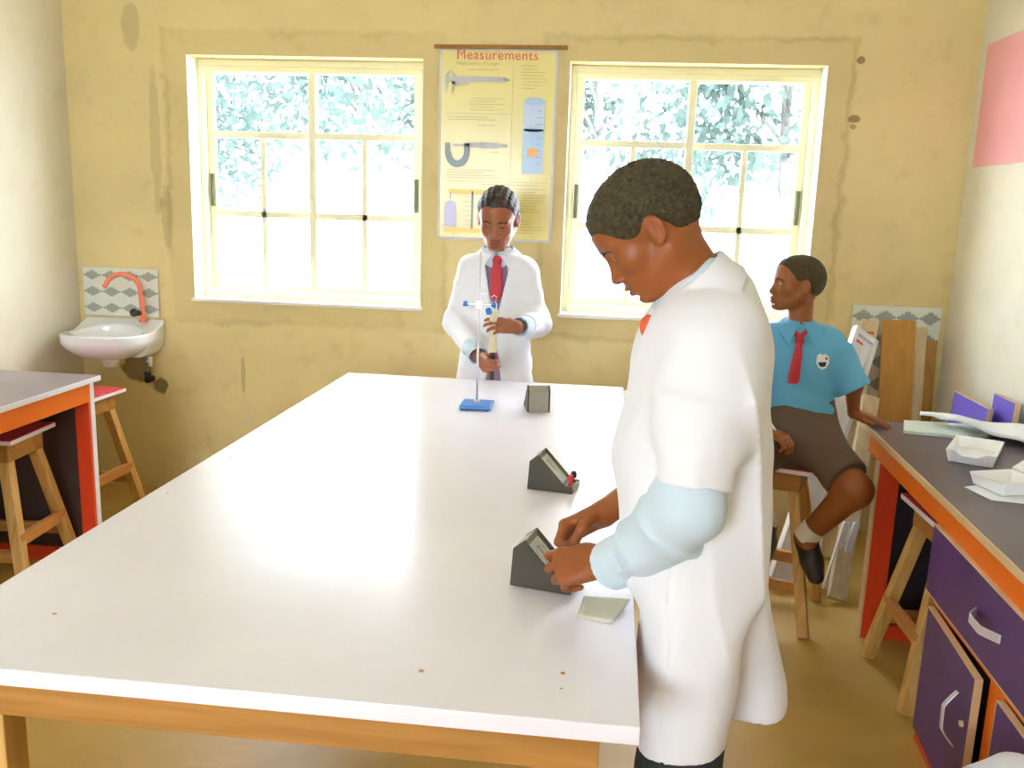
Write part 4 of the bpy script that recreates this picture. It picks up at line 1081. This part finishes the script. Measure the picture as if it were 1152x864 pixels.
# ---- the girl behind the table
def girl():
    loc = (-.43, 3.75, 0)
    hf = Fr((-.430, 3.700, 1.452), frame_from((-.03, -.93, -.36), (0.0, -.36, .93)), 1.06)
    S = SDF(); head_op(S, hf)
    S.cone((-.43, 3.735, 1.40), (-.43, 3.76, 1.28), .044, .050, .02)
    S.cone((-.53, 3.75, 1.235), (-.33, 3.75, 1.235), .040, .040, .04)
    S.cone((-.43, 3.755, 1.22), (-.43, 3.755, .95), .075, .075, .05).cone((-.43, 3.755, .95), (-.43, 3.76, .80), .075, .095, .05)
    Rr = frame_from((.50, -.82, -.22), (-.80, -.50, .12)); Rl = frame_from((-.86, -.46, .14), (-.42, -.80, .42)); s = .84
    RW = rodpoint_wrist(Rr, s, (-.405, 3.430, .885), (.088, 0, -.026)); LW = rodpoint_wrist(Rl, s, (-.405, 3.430, 1.040), (.112, .0, -.028))
    S.chain([(-.545, 3.75, 1.23), (-.60, 3.73, 1.02), RW], [.038, .032, .021], .03)
    S.chain([(-.315, 3.75, 1.23), (-.25, 3.72, 1.03), LW], [.038, .032, .021], .03)
    add_hand(S, Fr(RW, Rr, s), 1, FL(1.0, 1.2, .7), [(.030, .030, -.014), (.058, .036, -.030), (.084, .022, -.044), (.100, .004, -.050)])
    add_hand(S, Fr(LW, Rl, s), -1, {'i': (.20, .55, .4), 'm': (.32, .65, .45), 'r': (.42, .7, .5), 'l': (.50, .7, .5)}, [(.030, .030, -.014), (.056, .040, -.034), (.082, .030, -.050), (.104, .016, -.056)])
    for dx in (-1, 1):
        S.chain([(-.43 + dx * .07, 3.76, .78), (-.43 + dx * .07, 3.755, .44), (-.43 + dx * .07, 3.77, .08)], [.075, .050, .033], .04)
        S.cone((-.43 + dx * .07, 3.77, .045), (-.43 + dx * .08, 3.63, .032), .032, .026, .02)
    hm = head_mats(hf, True)
    body = sdf_mesh('person', S, (-.75, 3.32, 0), (-.12, 3.95, 1.62), .0034, [M['skin_girl'], M['lip'], M['sclera'], M['iris'], M['hair']], None, loc, lambda c: np.where(c[:, 2] > 1.3, hm(c), 0), relax=1)
    tag(body, 'girl in open white coat and red tie holding a spring balance behind the table', 'person')
    braid = lambda q: -.0034 * np.abs(np.sin(np.arctan2(q[:, 1], .10 + .6 * np.abs(q[:, 2])) * 22)) + .0010 * np.sin(q[:, 0] * 260)
    hair_mesh('hair', hf, body, loc, M['hair_braid'], .0045, braid, .0028, .020)
    rows = [(1.335, -.43, 3.752, .052, .050), (1.31, -.43, 3.752, .075, .062), (1.285, -.43, 3.752, .115, .075), (1.25, -.43, 3.752, .145, .084), (1.15, -.43, 3.752, .148, .094), (1.0, -.43, 3.75, .146, .095), (.85, -.43, 3.75, .158, .102), (.70, -.43, 3.75, .172, .110), (.62, -.43, 3.75, .178, .115)]
    K = SDF(); K.loft(rows, .01, 2.4)
    K.cone((-.540, 3.752, 1.246), (-.598, 3.728, 1.015), .056, .050, .04).frus((-.602, 3.728, 1.015), V3(-.602, 3.728, 1.015) * .30 + RW * .70, .052, .047, .045)
    K.cone((-.320, 3.752, 1.246), (-.254, 3.720, 1.025), .056, .050, .04).frus((-.250, 3.720, 1.025), V3(-.25, 3.72, 1.025) * .35 + LW * .65, .052, .047, .045)
    pass
    def slit(p):
        w = np.where(p[:, 2] > 1.04, .004 + .058 * (p[:, 2] - 1.04) / .27, np.where(p[:, 2] < .965, .002 + .034 * (.965 - p[:, 2]) / .2, -.01))
        return np.maximum(np.abs(p[:, 0] + .425) - w, p[:, 1] - 3.71)
    K.add(slit, (-.43, 3.65, 1.0), .5, .003, 's')
    fold(K, lambda p: waves(p, 31, 30, 6, (1, 1, .15)) * .005 * np.clip((1.15 - p[:, 2]) / .4, .15, 1) + .0042 * waves(p, 33, 62, 7, (.5, .5, 1)) * np.clip((np.abs(p[:, 0] + .43) - .10) / .05, 0, 1), (-.43, 3.7, 1.0), .6)
    nk = Fr((-.43, 3.748, 1.312), frame_from((0, -.96, -.28), (0, -.28, .96)))
    K.add(lambda p: band(p, nk, .066, .068, -.034, .016, .70, .0045, .034, .03, .45), (-.43, 3.75, 1.31), .16, .0)
    sdf_mesh('lab_coat', K, (-.72, 3.45, .60), (-.13, 3.90, 1.37), .0045, M['coat'], body, loc, relax=1)
    H = SDF(); H.chain([RW * .2 + V3(-.602, 3.728, 1.015) * .8, (-.598, 3.728, 1.02), (-.54, 3.752, 1.23), (-.32, 3.752, 1.23), (-.254, 3.72, 1.03), LW * .2 + V3(-.25, 3.72, 1.025) * .8], [.034, .036, .040, .040, .036, .034], .02).cone((-.43, 3.752, 1.23), (-.43, 3.75, 1.29), .05, .056, .02); H.add(lambda p: band(p, nk, .058, .060, -.034, .026, .62, .0036, .006, .030, .5), (-.43, 3.75, 1.31), .13, 0)
    a, b = V3(-.602, 3.728, 1.015), RW; H.frus(a * .34 + b * .66, a * .06 + b * .94, .043, .040, .01).frus(a * .2 + b * .8, a * .0 + b * 1.0, .035, .035, 0, mode='s')
    a, b = V3(-.25, 3.72, 1.025), LW; H.frus(a * .40 + b * .60, a * .06 + b * .94, .043, .040, .01).frus(a * .2 + b * .8, a * .0 + b * 1.0, .035, .035, 0, mode='s')
    fold(H, lambda p: .0025 * waves(p, 6, 80), (-.43, 3.65, 1.1), .5)
    sdf_mesh('shirt', H, (-.68, 3.42, .82), (-.16, 3.86, 1.37), .004, M['shirt'], body, loc)
    D = SDF(); D.loft([(z, x, y, a_ - .012, b_ - .014) for z, x, y, a_, b_ in rows[1:]] + [(.40, -.43, 3.75, .18, .12)], .01, 2.4)
    sdf_mesh('dress', D, (-.66, 3.58, .38), (-.20, 3.92, 1.33), .007, [M['dress'], M['belt']], body, loc, lambda c: ((c[:, 2] > .868) & (c[:, 2] < .905)).astype(int))
    Tt = SDF(); Tt.ell((-.425, 3.672, 1.285), (.020, .014, .018), .004)
    Tt.add(lambda p: loft(p, TR, 4), (-.425, 3.66, 1.20), .14, .006); TR = densify([(1.285, -.425, 3.674, .015, .006), (1.23, -.425, 3.664, .024, .006), (1.14, -.425, 3.658, .024, .006), (1.11, -.425, 3.658, .006, .005)])
    sdf_mesh('necktie', Tt, (-.47, 3.63, 1.08), (-.38, 3.70, 1.32), .003, M['tie'], body, loc)
    for dx in (-1, 1):
        Z = SDF(); x = -.43 + dx * .072; Z.cone((x, 3.785, .045), (x + dx * .008, 3.64, .036), .042, .036, .02)
        sdf_mesh('shoe', lambda p: np.maximum(Z(p), .003 - p[:, 2]), (x - .07, 3.58, -.005), (x + .07, 3.85, .11), .007, M['shoe'], body, loc)
girl()

# ---- the child sitting on the stool
def child_person():
    loc = (.72, 3.26, 0)
    hf = Fr((.702, 3.285, 1.262), frame_from((-.97, -.17, .04), (.04, 0, 1)), .90)
    S = SDF(); head_op(S, hf)
    S.cone((.728, 3.288, 1.21), (.728, 3.295, 1.08), .040, .047, .02)
    S.cone((.615, 3.295, 1.06), (.835, 3.295, 1.06), .042, .042, .04)
    S.cone((.728, 3.30, 1.04), (.755, 3.30, .76), .070, .080, .05)
    LW = V3(.958, 3.315, .797); RW = V3(.600, 3.085, .765)
    S.chain([(.855, 3.29, 1.05), (.930, 3.262, .910), LW], [.038, .030, .021], .03)
    S.chain([(.600, 3.29, 1.05), (.550, 3.22, .88), RW], [.038, .030, .021], .03)
    KL = V3(.915, 3.055, .578); AL = V3(.785, 3.13, .372); KR = V3(.515, 3.04, .625); AR = V3(.655, 3.20, .395)
    S.chain([(.785, 3.29, .705), KL, AL], [.080, .058, .036], .03)
    S.chain([(.715, 3.29, .705), KR, AR], [.080, .056, .034], .03)
    S.cone(AL, AL + V3(.030, -.05, -.11), .034, .026, .02); S.cone(AR, AR + V3(-.005, -.06, -.09), .034, .026, .02)
    add_hand(S, Fr(LW, frame_from((.90, -.42, -.17), (.05, .0, 1)), .82), -1, {'i': (.10, .25, .15), 'm': (.12, .25, .15), 'r': (.15, .3, .2), 'l': (.2, .3, .2)}, [(.030, .030, -.010), (.054, .046, -.012), (.080, .052, -.014), (.098, .050, -.014)], .10)
    add_hand(S, Fr(RW, frame_from((.82, -.45, -.20), (.25, -.35, .9)), .82), 1, FL(.7, .9, .5), [(.030, .030, -.014), (.056, .040, -.032), (.082, .030, -.046), (.102, .014, -.050)])
    hm = head_mats(hf, False)
    body = sdf_mesh('person', S, (.45, 2.90, .18), (1.15, 3.45, 1.40), .0034, [M['skin_child'], M['lip'], M['sclera'], M['iris'], M['hair']], None, loc, lambda c: np.where(c[:, 2] > 1.1, hm(c), 0), relax=1)
    tag(body, 'child in sky-blue shirt and brown skirt sitting on a stool, head turned aside', 'person')
    hair_mesh('hair', hf, body, loc, M['hair'], .0030, lambda q: -.0012 * np.abs(waves(q, 22, 420, 6)) + .0006, .003, .014)
    K = SDF()
    TROWS = [(1.135, .728, 3.296, .048, .048), (1.115, .728, 3.296, .085, .058), (1.09, .728, 3.296, .125, .068), (1.05, .730, 3.296, .146, .080), (.97, .735, 3.298, .138, .088), (.88, .748, 3.300, .130, .092), (.80, .758, 3.300, .132, .098)]
    K.loft(TROWS, .01, 2.4)
    K.cone((.835, 3.296, 1.055), (.88, 3.278, .99), .055, .057, .05).frus((.865, 3.284, 1.02), (.935, 3.256, .895), .056, .060, .03).cone((.622, 3.296, 1.055), (.59, 3.27, .98), .055, .057, .05).frus((.60, 3.28, 1.0), (.560, 3.24, .895), .056, .060, .03)
    fold(K, lambda p: waves(p, 41, 34, 7, (1, 1, .7)) * .0042 + .0022 * waves(p, 42, 75, 6, (1, 1, .4)) + .003 * np.sin((p[:, 2] + .5 * p[:, 0]) * 60) * np.clip((.95 - p[:, 2]) / .1, 0, 1), (.73, 3.29, .98), .4)
    nk = Fr((.726, 3.290, 1.118), frame_from((-.12, -.95, -.28), (0, -.28, .95)))
    base = SDF(); base.loft(TROWS, .01, 2.4)
    K.add(lambda p: band(p, nk, .054, .056, -.012, .012, .30, .0036, .010, .0, .6), (.726, 3.29, 1.11), .14, .003)
    K.add(lambda p: np.maximum.reduce([np.abs(p[:, 0] - .815) - .036, np.abs(p[:, 2] - .975) - .042, np.abs(p[:, 1] - (3.213 + .6 * (p[:, 0] - .735) ** 2 * 3)) - .0035]), (.815, 3.21, .975), .08, .002)
    tri = [(.004, 1.136), (.044, 1.046), (.092, 1.118)]
    def flap(p):
        u = np.abs(p[:, 0] - .722); z = p[:, 2]; d = np.abs(base(p) - .0075) - .0032
        for (ua, za), (ub, zb) in zip(tri, tri[1:] + tri[:1]):
            L = math.hypot(ub - ua, zb - za); d = np.maximum(d, -((u - ua) * -(zb - za) + (z - za) * (ub - ua)) / L)
        return np.maximum(d, p[:, 1] - 3.31)
    Kc = SDF(); Kc.add(flap, (.722, 3.27, 1.09), .16, 0)
    sdf_mesh('collar', Kc, (.60, 3.17, 1.02), (.86, 3.33, 1.16), .0030, M['shirt_blue'], body, loc, relax=1)
    sdf_mesh('shirt', K, (.46, 3.12, .79), (1.02, 3.44, 1.16), .0042, M['shirt_blue'], body, loc, relax=1)
    # necktie
    Tt = SDF(); Tt.ell((.718, 3.222, 1.070), (.017, .014, .016), .004)
    TR = densify([(1.068, .717, 3.218, .010, .006), (1.02, .712, 3.205, .016, .006), (.93, .705, 3.200, .021, .006), (.915, .704, 3.200, .018, .005)])
    Tt.add(lambda p: loft(p, TR, 4), (.71, 3.21, 1.0), .14, .006)
    Tt.cone((.722, 3.222, 1.076), (.690, 3.236, 1.108), .009, .008, .004).cone((.714, 3.222, 1.076), (.748, 3.236, 1.108), .009, .008, .004)
    sdf_mesh('necktie', Tt, (.66, 3.17, .89), (.77, 3.26, 1.11), .003, M['tie'], body, loc)
    # pocket crest: white shield, dark bowl below, red spot
    bx, bz, by = .802, 1.000, 3.2045
    sh = [(bx - .020, bz + .018), (bx - .008, bz + .026), (bx, bz + .021), (bx + .008, bz + .026), (bx + .020, bz + .018), (bx + .021, bz - .008), (bx + .012, bz - .024), (bx, bz - .030), (bx - .012, bz - .024), (bx - .021, bz - .008)]
    cr = MB().prism([(x - loc[0], z) for x, z in sh], by - loc[1], by + .012 - loc[1]).build('pocket_crest', M['white_plastic'], body)
    MB().prism([(bx + dx - loc[0], bz + dz) for dx, dz in ((-.017, -.004), (.012, -.002), (.010, -.016), (0, -.021), (-.010, -.018))], by - .001 - loc[1], by - loc[1] + .001).build('crest_emblem', M['trouser'], cr)
    MB().prism([(bx + .011 + .005 * math.cos(a) - loc[0], bz + .011 + .005 * math.sin(a)) for a in np.linspace(0, 2 * PI, 10, endpoint=False)], by - .001 - loc[1], by - loc[1] + .001).build('crest_emblem', M['tie'], cr)
    # skirt over both thighs
    Q = SDF(); Q.loft([(.85, .755, 3.30, .120, .088), (.80, .757, 3.30, .135, .10), (.72, .755, 3.29, .150, .115), (.635, .755, 3.285, .140, .12)], .01, 2.4)
    e = .86; kl = V3(.785, 3.29, .705) * (1 - e) + KL * e; kr = V3(.715, 3.29, .705) * (1 - e) + KR * e
    Q.frus((.785, 3.29, .710), kl + V3(0, 0, .008), .094, .080, .05).frus((.715, 3.29, .710), kr + V3(0, 0, .008), .094, .080, .05)
    Q.cone((.70, 3.24, .715), (.80, 3.17, .690), .075, .070, .07)
    fold(Q, lambda p: waves(p, 51, 32, 6, (1, .6, 1)) * .004, (.78, 3.2, .7), .4)
    Q.add(lambda p: .6165 - p[:, 2] - np.where(p[:, 1] < 3.105, 1, 0), (.75, 3.26, .58), .26, .004, 'i')
    sdf_mesh('skirt', Q, (.52, 2.92, .50), (1.08, 3.44, .88), .005, M['skirt'], body, loc)
    for A, K_, dv, mat in ((AL, KL, V3(.030, -.05, -.11), 'shoe'), (AR, KR, V3(-.005, -.06, -.09), 'shoe_grey')):
        a = A + (K_ - A) * .20; Z = SDF(); Z.frus(A - (K_ - A) * .05, a, .042, .044, .0)
        sdf_mesh('sock', Z, np.minimum(A, a) - .06, np.maximum(A, a) + .06, .004, M['sock'], body, loc)
        Z2 = SDF(); Z2.cone(A + V3(.004, .018, -.012), A + dv * .75, .043, .038, .02).cone(A + dv * .7, A + dv * 1.15, .037, .030, .02)
        sdf_mesh('shoe', Z2, np.minimum(A, A + dv * 1.15) - .07, np.maximum(A, A + dv * 1.15) + .07, .0045, M[mat], body, loc)
    return Fr(RW, frame_from((.82, -.45, -.20), (.25, -.35, .9)), .82)
rhand = child_person()
a = rhand.fwd((.095, .01, -.038)); b = a + V3(-.075, .02, .105)
tag(MB().tube([tuple(a - (b - a) * .22), tuple(a - (b - a) * .15), tuple(b)], [.001, .0042, .0045], 10).build('pen', M['white_plastic'], smooth=True, loc=tuple(a)), 'white pen held upright in the seated child\'s hand', 'pen')

# ------------------------------------------------------------------ trees beyond the windows
def tree(x, y, h, r, n, seed, mat, label, low=.35):
    R = np.random.RandomState(seed); root = tag(empty('tree', (x, y, -.2)), label, 'tree', 'trees outside the windows')
    tb = MB(); tb.tube([(0, 0, 0), (.05, .02, h * .3), (-.04, .05, h * .65), (.05, 0, h * .9)], [.07, .06, .04, .02], 10)
    blobs = []
    for i in range(16):
        a = R.rand() * 6.28; rr = r * (.2 + .75 * R.rand()); zz = h * (low + (1 - low) * R.rand())
        c = V3(rr * math.cos(a), rr * math.sin(a), zz); blobs.append((c, r * (.28 + .25 * R.rand())))
        tb.tube([(0, 0, zz * .75), tuple(c * .6 + V3(0, 0, zz * .32)), tuple(c)], [.022, .015, .006], 6)
    tb.build('trunk', M['bark'], root, smooth=True)
    vs = np.zeros((n, 4, 3)); ids = R.randint(0, len(blobs), n)
    c = np.array([b[0] for b in blobs])[ids]; rad = np.array([b[1] for b in blobs])[ids]
    u = R.normal(size=(n, 3)); u /= np.linalg.norm(u, axis=1)[:, None]
    p = c + u * rad[:, None] * (R.rand(n, 1) ** .4)
    d = R.normal(size=(n, 3)); d[:, 2] -= .5; d /= np.linalg.norm(d, axis=1)[:, None]
    s = np.cross(d, R.normal(size=(n, 3))); s /= np.linalg.norm(s, axis=1)[:, None]; nrm = np.cross(d, s)
    L = .10 + .10 * R.rand(n, 1)
    vs[:, 0] = p; vs[:, 1] = p + d * L * .5 + s * L * .22 + nrm * L * .06; vs[:, 2] = p + d * L; vs[:, 3] = p + d * L * .5 - s * L * .22 + nrm * L * .06
    me = bpy.data.meshes.new('foliage'); me.vertices.add(n * 4); me.vertices.foreach_set('co', vs.astype(np.float32).ravel())
    me.loops.add(n * 4); me.loops.foreach_set('vertex_index', np.arange(n * 4, dtype=np.int32)); me.polygons.add(n); me.polygons.foreach_set('loop_start', np.arange(0, n * 4, 4, dtype=np.int32))
    me.materials.append(M[mat]); me.update(); me.validate()
    o = bpy.data.objects.new('foliage', me); C.objects.link(o); o.parent = root; tag(o, kind='stuff')
tree(-5.6, 10.5, 5.6, 1.9, 5200, 1, 'leaf', 'pale leafy tree seen through the upper left panes of the window above the basin side', .40)
tree(-2.6, 9.6, 5.2, 1.5, 4200, 2, 'leaf', 'leafy tree seen through the right half of the window left of the poster', .42)
tree(-.1, 9.8, 5.4, 1.6, 4600, 3, 'leaf', 'leafy tree behind the left half of the window right of the poster', .38)
tree(1.7, 9.0, 4.8, 1.2, 3600, 4, 'leaf2', 'pale tree behind the right half of the window right of the poster', .42)

# ------------------------------------------------------------------ camera and light
cam = bpy.data.cameras.new('camera'); co = bpy.data.objects.new('camera', cam); C.objects.link(co); bpy.context.scene.camera = co
f_px, pitch, roll, yaw, hc = 1000., .196, .0327, -.0942, 1.5
cy, sy = math.cos(yaw), math.sin(yaw); cp, sp = math.cos(pitch), math.sin(pitch)
fw = Vector((sy * cp, cy * cp, -sp)); rt = Vector((cy, -sy, 0)); up = rt.cross(fw)
r2 = rt * math.cos(roll) + up * math.sin(roll); u2 = -rt * math.sin(roll) + up * math.cos(roll)
mw = Matrix((r2, u2, -fw)).transposed().to_4x4(); mw.translation = (0, 0, hc); co.matrix_world = mw
cam.sensor_width = 36; cam.lens = f_px / 1152 * 36; cam.clip_start = .05; cam.clip_end = 200

w = bpy.data.worlds.new('sky'); bpy.context.scene.world = w; w.use_nodes = True
bg = w.node_tree.nodes['Background']; bg.inputs[0].default_value = (.74, .84, 1.0, 1); bg.inputs[1].default_value = 16.
sun = bpy.data.lights.new('sun', 'SUN'); sun.energy = 6; sun.angle = math.radians(2); sun.color = (1, .97, .95)
so = bpy.data.objects.new('sun', sun); C.objects.link(so); so.rotation_euler = Vector((.25, .45, -1.)).to_track_quat('-Z', 'Y').to_euler(); so.location = (0, -4, 8)

sc = bpy.context.scene
sc.view_settings.view_transform = 'Standard'; sc.view_settings.look = 'None'; sc.view_settings.gamma = 1; sc.view_settings.use_curve_mapping = False
sc.view_settings.exposure = 0.64
sc.cycles.use_denoising = True; sc.cycles.max_bounces = 10; sc.cycles.diffuse_bounces = 6; sc.cycles.transparent_max_bounces = 16
sc.cycles.sample_clamp_indirect = 10
